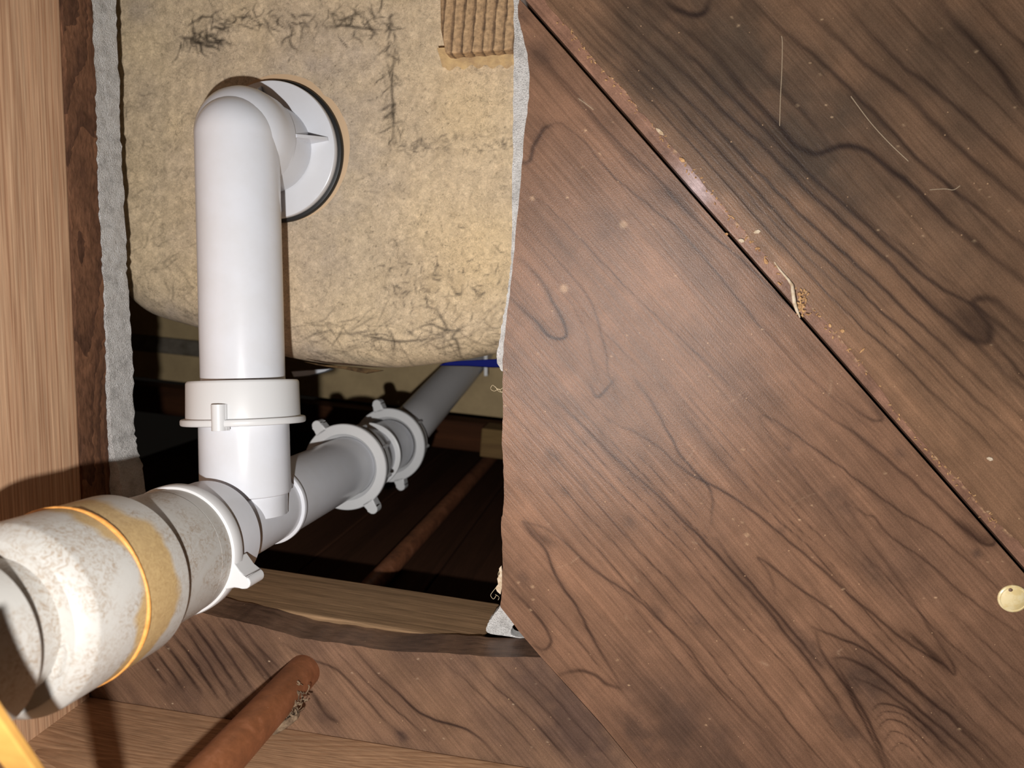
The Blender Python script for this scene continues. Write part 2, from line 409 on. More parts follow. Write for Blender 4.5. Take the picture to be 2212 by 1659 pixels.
# grain of the upper board
U_LINES = [(c7(l), wd, k) for l, wd, k in [
 ([(170,0),(330,170),(480,310),(640,470),(800,640),(960,820),(1130,1010),(1300,1190),(1480,1370),(1700,1570),(1780,1650),(2000,1850),(2250,2080)],3,.55),
 ([(215,10),(375,175),(540,325),(700,485),(850,645),(1010,820),(1180,1005),(1350,1170),(1520,1335),(1730,1525),(1850,1645),(2080,1850),(2300,2060)],2.2,.4),
 ([(260,20),(420,180),(600,340),(760,500),(900,650),(1060,820),(1230,1000),(1400,1150),(1560,1300),(1760,1480),(1920,1640),(2100,1800),(2300,1990)],4,.6),
 ([(330,40),(500,190),(700,370),(860,520),(1010,680),(1180,850),(1350,1010),(1520,1160),(1700,1330),(1880,1500),(2030,1640),(2300,1880)],5,.6),
 ([(400,0),(560,150),(760,320),(900,460),(1060,600),(1250,790),(1440,960),(1620,1120),(1800,1300),(1960,1430),(2130,1600),(2300,1750)],6,.6),
 ([(420,-40),(640,130),(800,260),(960,420),(1100,560),(1260,720),(1440,880),(1640,1060),(1830,1220),(2020,1330),(2212,1480),(2400,1640)],6,.6),
 ([(560,-20),(700,90),(880,230),(1000,380),(1150,530),(1230,620),(1310,660),(1370,645),(1440,628),(1540,650),(1640,730),(1760,830),(1900,960),(2060,1090),(2212,1210),(2400,1370)],9,.75),
 ([(640,-10),(720,40),(790,62),(840,50),(860,-10)],9,.7),
 ([(1020,-20),(1150,110),(1300,230),(1450,370),(1600,520),(1750,680),(1880,790),(2020,900),(2212,1060),(2400,1230)],6,.55),
 ([(1210,-20),(1380,140),(1560,300),(1720,420),(1880,580),(2030,720),(2212,870),(2400,1030)],7,.5),
 ([(1390,-20),(1540,130),(1700,290),(1860,410),(2000,530),(2120,640),(2212,720),(2400,900)],7,.5),
 ([(1620,-20),(1760,130),(1900,260),(2020,380),(2140,490),(2300,640)],4,.3),
 ([(1820,-30),(1930,110),(2040,220),(2130,330),(2212,450),(2400,660)],9,.55),
 ([(2000,-20),(2100,90),(2212,200),(2400,400)],5,.4),
 ([(880,120),(1000,220),(1140,360),(1250,470),(1330,560),(1380,640)],8,.35),
 ([(1740,1240),(1880,1370),(1960,1440),(2050,1470),(2062,1400),(1990,1300),(2080,1290),(2212,1400),(2400,1560)],11,.5),
 ([(1900,1300),(2000,1400),(2040,1440)],22,.45),
 ([(1300,760),(1480,900),(1660,1040),(1850,1180),(2000,1280)],3,.25),
 ([(2030,1430),(2140,1540),(2212,1620),(2400,1790)],6,.45)]]
def col_upper(pts):
    a, b = ab(pts)
    n = fbm(a / .05, b / .009, 21, 4)[:, None]; n2 = fbm(pts[:, 0] / .03, pts[:, 1] / .03, 31, 4)[:, None]
    base = np.array(lin(144, 108, 82)) * (1 - n) + np.array(lin(106, 81, 63)) * n
    base = base * (.75 + .5 * n2)
    g = np.zeros(len(pts))
    for c, r, k, asp in [((1480,60),200,.8,1.6),((1640,170),190,.85,1.9),((1730,270),190,.85,1.6),((1600,200),120,.6,1.3),((1900,420),120,.5,2.0),((2000,480),110,.5,2.0),((1850,60),200,.6,1.5),((2080,160),190,.65,1.5),((2120,420),170,.45,1.8),((1420,20),120,.6,1.6),((1560,380),60,.35,2.0),((2160,760),120,.4,1.6),((2100,700),50,.4,1.5),((1360,240),40,.4,3.0)]:
        g = np.maximum(g, blob(pts, c, r, k, None, asp))
    g = np.clip(g, 0, .93)[:, None]
    base = base * (1 - g) + np.array(lin(66, 56, 47)) * g
    c = draw(pts, base, U_LINES, lin(42, 31, 27))
    webs = [([(1690,80),(1688,170),(1684,270)],1.3,.5),([(1840,210),(1900,290),(1960,345)],1.1,.4),([(2010,410),(2060,408),(2075,402)],1.8,.7),([(2006,470),(2012,480)],3,.6),([(1950,620),(1965,680),(1960,720)],1.2,.35),([(1720,560),(1760,640),(1830,700)],1.0,.25)]
    for pl, wd, k in webs:
        s = line_mask(pts, np.array([XY(p) for p in catmull(pl, 4)]), wd * MM, False)[:, None] * k
        c = c * (1 - s * .0) + 0 * s
    return specks(pts, 60, (1150, 0, 2300, 1250), lin(205, 175, 140), c, .9, 2.0, 4)
# grain of the wide middle board
M_LINES = [(c7(l), wd, k) for l, wd, k in [
 ([(110,220),(200,310),(290,410),(400,540),(520,660),(640,770),(720,860),(860,1000),(1000,1120),(1180,1290),(1320,1420),(1460,1560),(1560,1660),(1750,1840),(1950,2020)],3.4,.5),
 ([(150,550),(210,530),(250,550),(330,620),(430,740),(560,850),(700,960),(800,1060),(900,1180),(1020,1330),(1150,1480),(1290,1620),(1450,1760),(1600,1880)],2.8,.45),
 ([(40,700),(90,690),(108,620),(150,555),(185,545)],6,.55),
 ([(170,290),(250,390),(350,500),(470,640),(600,760),(690,830)],9,.25),
 ([(60,820),(180,900),(300,1020),(420,1150),(560,1290),(720,1440),(860,1570),(980,1680),(1150,1830)],2.2,.4),
 ([(40,1110),(130,1200),(190,1300),(235,1390),(247,1440),(215,1458),(170,1440),(110,1380),(40,1310),(-20,1250)],5,.6),
 ([(60,960),(180,1090),(300,1220),(370,1340),(410,1500),(430,1620),(470,1720)],2.8,.4),
 ([(190,1220),(280,1330),(330,1430),(360,1560),(400,1650)],2,.3),
 ([(20,1000),(100,1080),(190,1180),(300,1310),(420,1440),(540,1560),(680,1700)],2,.35),
 ([(640,820),(720,850),(790,920),(840,980)],12,.3)]] + [(c8(l), wd, k) for l, wd, k in [
 ([(345,0),(365,45),(385,50),(420,15),(450,-20)],5,.5),
 ([(540,-20),(620,90),(690,220),(740,310),(810,390),(855,440),(872,500),(868,600)],4,.55),
 ([(430,150),(490,185),(540,200),(640,270),(720,340),(800,400),(900,450),(1010,520),(1100,590),(1230,700),(1350,800),(1480,920),(1600,1020),(1740,1130),(1860,1200),(1912,1248),(1900,1190),(1800,1040),(1700,880),(1570,700),(1440,510)],4,.55),
 ([(1700,1060),(1800,1140),(1890,1225)],10,.5),
 ([(640,0),(760,140),(880,290),(1000,420),(1130,560),(1270,680),(1400,830),(1540,990),(1680,1140),(1850,1310),(2000,1450),(2200,1630)],2,.45),
 ([(680,0),(800,130),(920,275),(1050,420),(1180,560),(1320,690),(1450,850),(1600,1020)],1.6,.35),
 ([(720,0),(830,120),(960,260),(1100,420),(1240,560),(1400,720),(1560,890),(1700,1050)],2,.4),
 ([(1210,-10),(1310,90),(1440,180),(1560,270),(1700,390),(1840,520),(1950,620),(2050,690),(2085,668),(2000,575),(1880,470),(1790,380)],5,.5),
 ([(1930,590),(2000,650),(2060,680)],14,.45),
 ([(1400,40),(1490,110),(1560,155),(1605,150),(1560,90),(1500,30)],5,.4),
 ([(1070,140),(1120,220),(1220,350),(1340,500),(1460,650),(1620,830),(1760,980),(1880,1100),(2020,1220),(2130,1330),(2250,1430)],2.2,.45),
 ([(1075,140),(1100,135),(1180,180),(1280,250),(1400,340),(1560,460),(1700,560),(1830,640),(1960,750),(2110,880),(2260,990)],3,.5),
 ([(1450,510),(1530,560),(1570,570),(1620,640),(1800,770),(1960,910),(2100,1010),(2260,1110)],3,.45),
 ([(0,20),(130,140),(260,260),(400,400),(560,550),(720,700),(840,840),(960,980),(1080,1100),(1200,1220),(1330,1400),(1450,1560),(1540,1680)],2.2,.5),
 ([(60,0),(190,125),(320,250),(455,390),(610,540),(760,690),(880,830),(1000,970),(1120,1100),(1240,1230)],1.6,.45),
 ([(120,0),(250,110),(380,240),(510,380),(660,530),(800,670),(900,790),(1030,940),(1150,1070)],1.6,.4),
 ([(180,0),(310,120),(450,260),(590,400),(740,560),(860,680),(960,810),(1080,960)],1.6,.4),
 ([(260,0),(400,130),(540,290),(680,430),(800,560),(900,700)],1.4,.35),
 ([(0,110),(140,260),(280,400),(420,560),(560,720),(700,860),(830,1000),(960,1150),(1080,1300),(1200,1450),(1320,1640)],2.4,.5),
 ([(0,200),(120,320),(260,480),(420,650),(560,800),(700,960),(820,1100),(940,1260),(1060,1400),(1200,1560),(1300,1680)],2,.45),
 ([(0,280),(120,410),(250,570),(390,720),(530,880),(660,1020),(780,1170),(900,1320),(1010,1450),(1130,1600)],2,.45),
 ([(180,60),(330,190),(470,330),(640,480),(800,640),(900,740),(1000,850),(1120,980),(1200,1090),(1280,1180),(1370,1310),(1470,1450),(1560,1560),(1620,1660)],4.5,.6),
 ([(890,660),(960,760),(1060,880),(1180,1020),(1280,1140),(1350,1220)],5,.6),
 ([(1145,900),(1120,820),(1070,745),(1150,800),(1250,880),(1380,970),(1500,1080),(1640,1200),(1780,1330),(1900,1430),(2050,1560),(2160,1660)],4,.55),
 ([(60,590),(110,660),(160,720),(210,840),(290,960),(370,1110),(430,1210),(480,1300)],4.5,.6),
 ([(60,590),(160,620),(260,700),(380,810),(520,900),(640,1010),(760,1120),(880,1280),(1000,1400),(1100,1500),(1220,1660)],4,.5),
 ([(70,600),(120,650),(200,690)],16,.4),
 ([(215,1250),(300,1228),(370,1250),(420,1290),(480,1310)],6,.55),
 ([(0,870),(60,930),(130,1010),(170,1070),(180,1110),(150,1140),(100,1120)],5,.55),
 ([(60,850),(200,990),(330,1140),(400,1240)],2,.4),
 ([(340,760),(480,900),(620,1060),(760,1230),(860,1360)],1.8,.35),
 ([(1300,1040),(1340,1060),(1420,1090),(1540,1150),(1660,1240),(1780,1340),(1900,1440),(2060,1600),(2130,1670)],4,.6),
 ([(1320,1070),(1350,1160),(1430,1280),(1500,1400),(1580,1560),(1620,1660)],4,.6),
 ([(1390,1180),(1450,1180),(1560,1230),(1680,1330),(1800,1430),(1950,1560),(2050,1660)],5,.6),
 ([(1400,1190),(1450,1290),(1520,1400),(1590,1540),(1640,1660)],5,.6),
 ([(1480,1260),(1560,1290),(1680,1370),(1820,1490),(1960,1620)],4,.5),
 ([(1560,1400),(1600,1370),(1680,1390),(1780,1460),(1880,1560),(1970,1650)],3,.6),
 ([(1575,1440),(1610,1405),(1690,1420),(1790,1500),(1900,1620)],2,.5),
 ([(1590,1480),(1620,1440),(1700,1460),(1800,1550),(1880,1640)],2.4,.55),
 ([(1610,1530),(1650,1490),(1720,1520),(1800,1610),(1830,1660)],2,.5),
 ([(1640,1580),(1680,1540),(1740,1580),(1790,1650)],2,.45),
 ([(1000,1200),(1120,1350),(1240,1500),(1380,1660)],3,.4),
 ([(1900,980),(2020,1090),(2140,1200),(2260,1300)],2.4,.35),
 ([(2000,1300),(2120,1420),(2260,1550)],4,.4),
 ([(1300,880),(1420,1010),(1560,1150),(1720,1300),(1880,1440)],2,.35),
 ([(1360,860),(1480,990),(1620,1130),(1790,1280),(1960,1430),(2150,1600)],2,.35)]]
def col_middle(pts):
    a, b = ab(pts)
    n = fbm(a / .06, b / .008, 41, 4)[:, None]; n2 = fbm(pts[:, 0] / .035, pts[:, 1] / .035, 51, 4)[:, None]
    base = np.array(lin(140, 104, 81)) * (1 - n) + np.array(lin(104, 78, 62)) * n
    base = base * (.78 + .44 * n2)
    g = np.zeros(len(pts))
    for c, r, k, asp in [(c8([(1530,1270)])[0],48,.75,1.5),(c8([(1690,780)])[0],60,.45,1.4),(c8([(1560,800)])[0],24,.5,1.5),(c8([(560,1500)])[0],40,.75,2.4),(c8([(760,1500)])[0],120,.8,1.6),(c8([(900,1620)])[0],90,.6,1.6),(c8([(1050,1600)])[0],90,.4,1.6),(c8([(1860,1450)])[0],50,.6,1.6),(c8([(2060,1290)])[0],70,.3,1.6),(c8([(1290,1140)])[0],20,.6,3.0),(c8([(1440,1470)])[0],20,.6,3.0),(c8([(1420,500)])[0],30,.4,2.0),(c8([(1200,270)])[0],9,.5,1.2),(c8([(240,460)])[0],10,.5,1.2),(c8([(520,590)])[0],12,.5,1.5),(c8([(640,985)])[0],14,.5,1.5),(c8([(810,1020)])[0],14,.5,1.5),(c8([(2010,728)])[0],9,.7,1.2),(c8([(1170,625)])[0],10,.4,1.2),(c8([(60,835)])[0],12,.5,1.3),(c7([(420,980)])[0],40,.4,1.4),(c7([(720,820)])[0],36,.45,1.6),(c7([(600,640)])[0],30,.3,2.0),(c7([(130,230)])[0],26,.5,1.5),(c7([(50,60)])[0],14,.6,2.0),(c7([(800,1060)])[0],40,.3,2.0),(c8([(330,240)])[0],12,.4,1.2),(c8([(180,310)])[0],16,.4,1.2),(c8([(1680,300)])[0],12,.45,1.3)]:
        g = np.maximum(g, blob(pts, c, r, k, None, asp))
    g = np.clip(g, 0, .9)[:, None]
    base = base * (1 - g) + np.array(lin(74, 58, 50)) * g
    c = draw(pts, base, M_LINES, lin(46, 31, 26))
    webs = [([(1250,213),(1268,226),(1282,236)],1.6,.7),(c8([(940,80),(980,60),(1000,30)]),1.2,.5),(c8([(760,330),(790,290),(800,265)]),1.2,.45),(c8([(1370,50),(1385,0),(1375,-30)]),1.5,.5),(c8([(1210,530),(1240,500),(1310,470)]),1.0,.4),(c8([(540,830),(552,848)]),2.2,.6),(c8([(500,995),(506,1010)]),1.8,.6),(c8([(1085,1195),(1110,1208)]),3,.6),(c8([(1420,1170),(1412,1150),(1430,1140)]),1.4,.6),(c8([(200,790),(260,770),(300,740)]),1.0,.4),(c8([(790,678),(806,684)]),2,.5),(c8([(330,1440),(400,1510),(450,1570),(500,1600)]),2.0,.5)]
    for pl, wd, k in webs:
        s = line_mask(pts, np.array([XY(p) for p in catmull(pl, 4)]), wd * MM, False)[:, None] * k * .35
        c = c * (1 - s) + np.array(lin(200, 170, 140)) * s
    for p, r in [(c8([(962,580)])[0],2.6),(c8([(1002,593)])[0],2.6),(c8([(1021,648)])[0],5),(c8([(1020,686)])[0],3),(c8([(100,870)])[0],4),(c8([(40,852)])[0],3),(c8([(103,925)])[0],3),(c8([(92,970)])[0],3),(c8([(465,1185)])[0],3),(c8([(170,600)])[0],2),(c7([(100,852)])[0],5),(c7([(490,965)])[0],8),(c7([(235,1240)])[0],9)]:
        d = np.hypot(*(pts - XY(p)).T); k = (np.exp(-(d / (r * MM)) ** 4) * .45)[:, None]
        c = c * (1 - k) + np.array(lin(190, 158, 125)) * k
    return specks(pts, 90, (1090, 0, 2300, 1700), lin(215, 180, 142), c, .8, 1.9, 5)
B_LINES = [(c6(l), wd, k) for l, wd, k in [
 ([(310,710),(450,790),(600,850),(700,930),(800,1040),(920,1170),(1030,1270)],4.5,.5),
 ([(640,770),(760,890),(900,1030),(1060,1170),(1180,1290)],3,.5),
 ([(730,740),(860,880),(1000,1010),(1100,1100),(1200,1160),(1320,1190),(1420,1230),(1520,1310),(1600,1400)],5,.65),
 ([(1250,800),(1420,950),(1600,1120),(1760,1290),(1860,1400)],3,.4),
 ([(1400,790),(1560,950),(1760,1130),(1960,1340),(2040,1430)],3,.5),
 ([(1560,790),(1740,970),(1920,1150),(2120,1380)],3,.45),
 ([(1700,800),(1900,1000),(2100,1230),(2212,1350),(2300,1440)],3,.5),
 ([(0,610),(70,720),(170,830),(260,950),(340,1080)],6,.5),
 ([(150,720),(230,800),(290,860)],4,.45),
 ([(440,940),(520,1060),(580,1150),(640,1180)],7,.45)]] + [(c5(l), wd, k) for l, wd, k in [
 ([(780,1080),(830,1150),(880,1220)],4,.6),([(820,1040),(900,1150),(970,1250)],5,.6),([(870,1000),(960,1120),(1060,1260)],6,.65),
 ([(920,960),(1040,1120),(1150,1290)],6,.7),([(960,900),(1090,1090),(1220,1300)],5,.6),([(1000,870),(1130,1050),(1260,1250)],7,.65),
 ([(1080,880),(1210,1060),(1340,1260)],6,.55),([(1150,870),(1290,1040),(1400,1190)],5,.5),([(1240,870),(1350,1010),(1440,1130)],5,.45),
 ([(1100,830),(1300,860),(1500,890),(1710,940)],8,.35)]]
def col_lower(pts):
    a, b = ab(pts)
    n = fbm(a / .05, b / .01, 61, 4)[:, None]; n2 = fbm(pts[:, 0] / .03, pts[:, 1] / .03, 71, 4)[:, None]
    base = np.array(lin(142, 110, 86)) * (1 - n) + np.array(lin(108, 83, 68)) * n
    base = base * (.75 + .5 * n2)
    g = np.zeros(len(pts))
    for c, r, k, asp in [((1180,1480),110,.75,1.6),((1260,1580),110,.8,1.6),((1100,1560),70,.4,1.6),((1010,1440),50,.5,1.6),((868,1590),16,.8,1.2),((700,1540),40,.5,1.5),((470,1440),110,.5,1.3),((540,1400),100,.4,1.3),((400,1480),60,.5,1.5),((640,1330),90,.4,1.4),((880,1390),80,.4,1.4)]:
        g = np.maximum(g, blob(pts, c, r, k, None, asp))
    g = np.clip(g, 0, .9)[:, None]
    base = base * (1 - g) + np.array(lin(72, 57, 52)) * g
    c = draw(pts, base, B_LINES, lin(44, 31, 28))
    return specks(pts, 50, (300, 1330, 1400, 1700), lin(215, 190, 160), c, .8, 2.0, 6)
def col_cut(pts):
    n2 = fbm(pts[:, 0] / .012, pts[:, 1] / .018, 81, 4)[:, None]
    return np.array(lin(150, 108, 82)) * (.3 + 1.3 * n2)

WOOD = attr_wood('old_board_wood', ANG, rough=.31, spec=.22, bump=.22)
WOODCUT = attr_wood('old_board_cut', math.pi / 2, rough=.7, spec=.2, bump=.5, fine=(500, 60))
floor = empty('floor', loc=(0, 0, 0)); tag(floor, 'dark stained diagonal floor boards seen from below, with a rectangular hole', kind='structure')
STEP = 0.00062
zb, zt = CAMZ + H, CAMZ + HB
# hole outline, right side (boards cut raggedly)
xdir0 = nrm(XY((1180, 400)) - XY((1100, 400)))
hole_r = [(1123,-7),(1119,30),(1132,85),(1142,140),(1142,210),(1132,300),(1124,400),(1113,520),(1105,600),(1094,690),(1087,760),(1086,840),(1086,900),(1084,960),(1088,1020),(1087,1100),(1083,1130),(1086,1200),(1084,1260),(1081,1311)]
rag = []
for i, p in enumerate(catmull(hole_r, 5)):
    rag.append((p[0] + rng.uniform(-1.1, 1.1), p[1]))
S0, S1 = np.array([1130., 0]), np.array([2212., 1232])
sd = nrm(S1 - S0)
seam = lambda t: S0 + sd * t
sn = np.array([sd[1], -sd[0]])                # towards the upper right in the picture
p2 = [XY(p) for p in rag] + [XY(p) for p in [(1100,1335),(1122,1365),(1146,1393),(1172,1423),(1236,1493),(1300,1564),(1362,1640),(1460,1760),(1600,1930),(2700,1930)]]
s_end = seam(2350); s_beg = seam(-9)
p2 += [XY(s_end - sn * 4.6), XY(seam(1640) - sn * 4.6), XY(seam(800) - sn * 4.6), XY(s_beg - sn * 4.6)]
plate('plank', p2, zb, zt, ADIR, STEP, col_middle, WOOD, floor)
lipx = c7([(60,-120),(150,0),(225,90),(300,172),(370,260),(440,335),(500,390),(560,475),(640,560),(740,670),(800,745),(870,830),(960,930),(1050,1040),(1150,1150),(1230,1245),(1330,1350),(1400,1425),(1480,1520),(1560,1620)]) + c8([(1660,115),(1730,195),(1800,275),(1880,360),(1960,440),(2020,515),(2080,578),(2150,640),(2212,705),(2400,920),(2700,1260)])
lipr = [(x + rng.uniform(-2.2, 2.2), y + rng.uniform(-2.2, 2.2)) for x, y in catmull(lipx, 4)]
p1 = [XY(p) for p in lipr] + [XY(p) for p in [(2700, 1400), (2700, -260), (1112, -260), (1113, -70)]]
pl1 = plate('plank', p1, zb, zt, ADIR, STEP, col_upper, WOOD, floor)
def col_lip(pts):
    n = fbm(pts[:, 0] / .006, pts[:, 1] / .006, 91, 4)[:, None]
    c = np.array(lin(132, 98, 80)) * (.6 + .75 * n)
    s = blob(pts, (1505, 400), 26, 1.0, None, 1.8)[:, None] * .7
    c = c * (1 - s) + np.array(lin(200, 178, 178)) * s
    for k in range(60):                        # pale ragged glue line along the shoulder
        i = rng.randrange(5, len(lipr) - 5); p = lipr[i]; d = np.hypot(*(pts - XY(p)).T)
        q = np.exp(-(d / (rng.uniform(1.5, 4) * MM)) ** 2)[:, None] * rng.uniform(.3, .8); c = c * (1 - q) + np.array(lin(200, 165, 125)) * q
    return c
lp = [XY((1114, -64)), XY((1117, -22)), XY(s_beg + sn * 4.6), XY(seam(800) + sn * 4.6), XY(s_end + sn * 4.6)] + [XY(np.array(p) + sn * 2) for p in lipr[::-1]]
lip = plate('plank_lip', lp, zb + .0008, zt - .006, ADIR, .0008, col_lip, WOOD, pl1)
lip['label'] = 'pinkish recessed lip along the board joint'
top3 = [(150,1262),(240,1290),(330,1306),(420,1320),(500,1338),(572,1357),(640,1374),(700,1385),(804,1401),(941,1411),(1060,1417),(1168,1421)]
top3 = [(x, y + 1.5 * math.sin(x * .031) + .8 * math.sin(x * .11) + rng.uniform(-.35, .35)) for x, y in catmull(top3, 5)]
p3 = [XY(p) for p in top3] + [XY(p) for p in [(1235.2,1493.8),(1299,1565),(1361,1641),(1459,1761),(1598,1930),(-250,1930),(-250,1262)]]
plate('plank', p3, zb, zt, ADIR, STEP, col_lower, WOOD, floor)
jl = lambda y: 132 + (178 - 132) * y / 1060.0  # left joist contact line in the picture
edge4 = [(jl(y) + 1.5 + 1.6 * math.sin(y * .012) + .7 * math.sin(y * .05 + 1), y) for y in np.linspace(-250, 1262, 160)]
p4 = [XY(p) for p in edge4] + [XY((-250, 1262)), XY((-250, -250))]
EDGEW = grain_wood('board_cut_edge', lin(128, 90, 66), lin(84, 58, 44), 1, freq=260, dist=12.0, stretch=.25, fine=1.2, rough=.75, spec=.15)
strip('plank', [XY(p) for p in edge4], [XY((-250, 1262)), XY((-250, -250))], zb + .0001, zt, EDGEW, floor, .0005, 8)

# ------------------------------------------------------------------ grey underlay board above the boards
def underlay_mat():
    m, nt, b = newmat('grey_underlay')
    mp = mapped(nt)
    n1 = N(nt, 'ShaderNodeTexNoise', i_Scale=1500.0, i_Detail=3.0, i_Roughness=.7); L(nt, mp, 0, n1, 'Vector')
    n2 = N(nt, 'ShaderNodeTexNoise', i_Scale=160.0, i_Detail=5.0, i_Roughness=.7); L(nt, mp, 0, n2, 'Vector')
    rp = ramp(nt, [(.3, lin(190, 187, 183)), (.5, lin(232, 229, 225)), (.7, lin(248, 246, 243))]); L(nt, n2, 0, rp, 0)
    rs = ramp(nt, [(.32, (.66, .66, .66)), (.5, (1, 1, 1))]); L(nt, n1, 0, rs, 0)
    mx = mixc(nt, 'MULTIPLY', 1.0); L(nt, rp, 0, mx, 6); L(nt, rs, 0, mx, 7); L(nt, mx, 2, b, 'Base Color')
    bp = N(nt, 'ShaderNodeBump', i_Strength=1.0, i_Distance=.0014); L(nt, n1, 0, bp, 'Height'); L(nt, bp, 0, b, 'Normal')
    b.inputs['Roughness'].default_value = .3; b.inputs['Specular IOR Level'].default_value = 1.0
    return m
UND = underlay_mat()
lu = [(250,-200),(250,-40),(251,40),(254,120),(258,200),(259,260),(262,330),(268,430),(272,520),(274,580),(279,640),(283,720),(287,800),(289,880),(291,930),(298,975),(306,1000),(311,1040),(315,1090),(320,1160),(326,1230)]
lu = [XY((p[0] + rng.uniform(-1.2, 1.2), p[1]), HU) for p in catmull(lu, 6)]
u1 = strip('underlay_board', lu, [XY((-100, 1230), HU), XY((-100, -200), HU)], zt + .0002, CAMZ + HU, UND, floor, .0005)
u1['label'] = 'glittery grey cut edge of the underlay sheet'
ru = [(1108,-200),(1109,-60),(1110,60),(1109,180),(1108,300),(1106,430),(1105,545),(1100,600),(1094,645),(1086,690),(1080,730),(1074,762),(1074,785),(1083,800),(1092,815),(1095,900),(1095,1100),(1094,1250),(1086,1300),(1068,1326),(1056,1344),(1051,1366),(1090,1374),(1140,1381)]
ru = [XY((p[0] + rng.uniform(-1.3, 1.3), p[1]), HB) for p in catmull(ru, 6)]
ru_o = [p + xdir0 * .012 for p in ru]
v = []; f = []; nn = len(ru)
for z_ in (zt + .0002, zt + .006):
    v += [(p[0], p[1], z_) for p in ru] + [(p[0], p[1], z_) for p in ru_o]
for k in range(nn - 1):
    f += [(k, k + 1, nn + k + 1, nn + k), (2 * nn + k, 2 * nn + k + 1, 3 * nn + k + 1, 3 * nn + k), (k, k + 1, 2 * nn + k + 1, 2 * nn + k), (nn + k, nn + k + 1, 3 * nn + k + 1, 3 * nn + k)]
f += [(0, nn, 3 * nn, 2 * nn), (nn - 1, 2 * nn - 1, 4 * nn - 1, 3 * nn - 1)]
u2 = mesh_obj('underlay_board', v, f, UND, floor)
u2['label'] = 'thin pale grey underlay sheet peeking past the board edge'

# ------------------------------------------------------------------ joists and sill
def wbox(name, a, b, dep, z0, z1, m, bev=.0015, parent=None):
    """timber: a-b contact line (XY), dep: XY offset of its far side"""
    a, b, dep = (np.array(q)[:2] for q in (a, b, dep))
    pl = [np.append(a, z0), np.append(b, z0), np.append(b + dep, z0), np.append(a + dep, z0)]
    L_ = np.linalg.norm(b - a); o = frame((a[0], a[1], z0), (0, 0, 1), np.append(b - a, 0))
    inv = o.inverted(); v = [inv @ Vector(p) for p in pl] + [inv @ (Vector(p) + Vector((0, 0, z1 - z0))) for p in pl]
    ob = mesh_obj(name, v, [(0,1,2,3),(4,5,6,7),(0,1,5,4),(1,2,6,5),(2,3,7,6),(3,0,4,7)], m, parent)
    ob.matrix_world = o
    bm_ = ob.modifiers.new('edge', 'BEVEL'); bm_.width = bev; bm_.segments = 2; bm_.limit_method = 'ANGLE'
    return ob
JW = grain_wood('joist_wood', lin(222, 184, 148), lin(178, 134, 102), 0, freq=820, dist=5.0, stretch=.03, fine=.7, rough=.62, irr=.7)
a = XY((jl(-420), -420)); b = XY((jl(1700), 1700)); pd = nrm(np.array([-(b - a)[1], (b - a)[0]])) * .038
if pd[0] > 0: pd = -pd
j1 = wbox('floor_joist', a, b, pd, CAMZ + H - .19, CAMZ + H - .0002, JW)
tag(j1, 'pale straight grained joist with a shadowed lower end, left of the hole', 'joist')
BW = grain_wood('blocking_wood', lin(190, 152, 118), lin(154, 117, 87), 0, freq=420, dist=26.0, stretch=.12, fine=.8, rough=.6)
a = XY((181, 1500)); b = XY((1100, 1648)); dv = b - a
pa_, pb_ = a - dv * .09, a + dv * 1.6
pd = nrm(np.array([-dv[1], dv[0]])) * .038
if pd[1] < 0: pd = -pd
j2 = wbox('floor_joist', pa_, pb_, pd, CAMZ + H - .19, CAMZ + H - .0002, BW)
tag(j2, 'brown joist with wavy grain behind the copper pipe, at the bottom edge', 'joist')
SW = grain_wood('sill_wood', lin(160, 128, 96), lin(136, 108, 80), 0, freq=220, dist=6.0, stretch=.06, fine=1.0, rough=.75, spec=.1)
a = XY((330, 1190), HB + .046); b = XY((1080, 1304), HB + .046); dv = b - a; pd = nrm(np.array([-dv[1], dv[0]])) * .038
if pd[1] < 0: pd = -pd
sp = wbox('sill_plate', a, b, pd, zt + .0003, zt + .046, SW, .001)
tag(sp, 'rough sawn pale sill timber along the lower edge of the hole', 'timber')

# ------------------------------------------------------------------ wall and dark cavity behind
WALLW = grain_wood('cavity_wall_wood', lin(74, 48, 34), lin(62, 40, 28), 2, freq=60, dist=5.0, stretch=.05, rough=.8, spec=.1)
ydir = nrm(np.array([-dv[1], dv[0]])); ydir = ydir if ydir[1] > 0 else -ydir; xdir = nrm(dv)
aw = XY((800, 1262), HB + .046); wall0 = aw + ydir * .040
wl = empty('wall_back', loc=(0, 0, 0)); tag(wl, 'dim brown board wall of the cavity beyond the sill', kind='structure')
for k in range(9):
    x0 = -.36 + k * .092
    pts = [np.append(wall0 + xdir * x0, zt), np.append(wall0 + xdir * (x0 + .0905), zt), np.append(wall0 + xdir * (x0 + .0905), CAMZ + 1.35), np.append(wall0 + xdir * x0, CAMZ + 1.35)]
    prism('board', pts, np.append(ydir * .018, 0), WALLW, wl, .001)
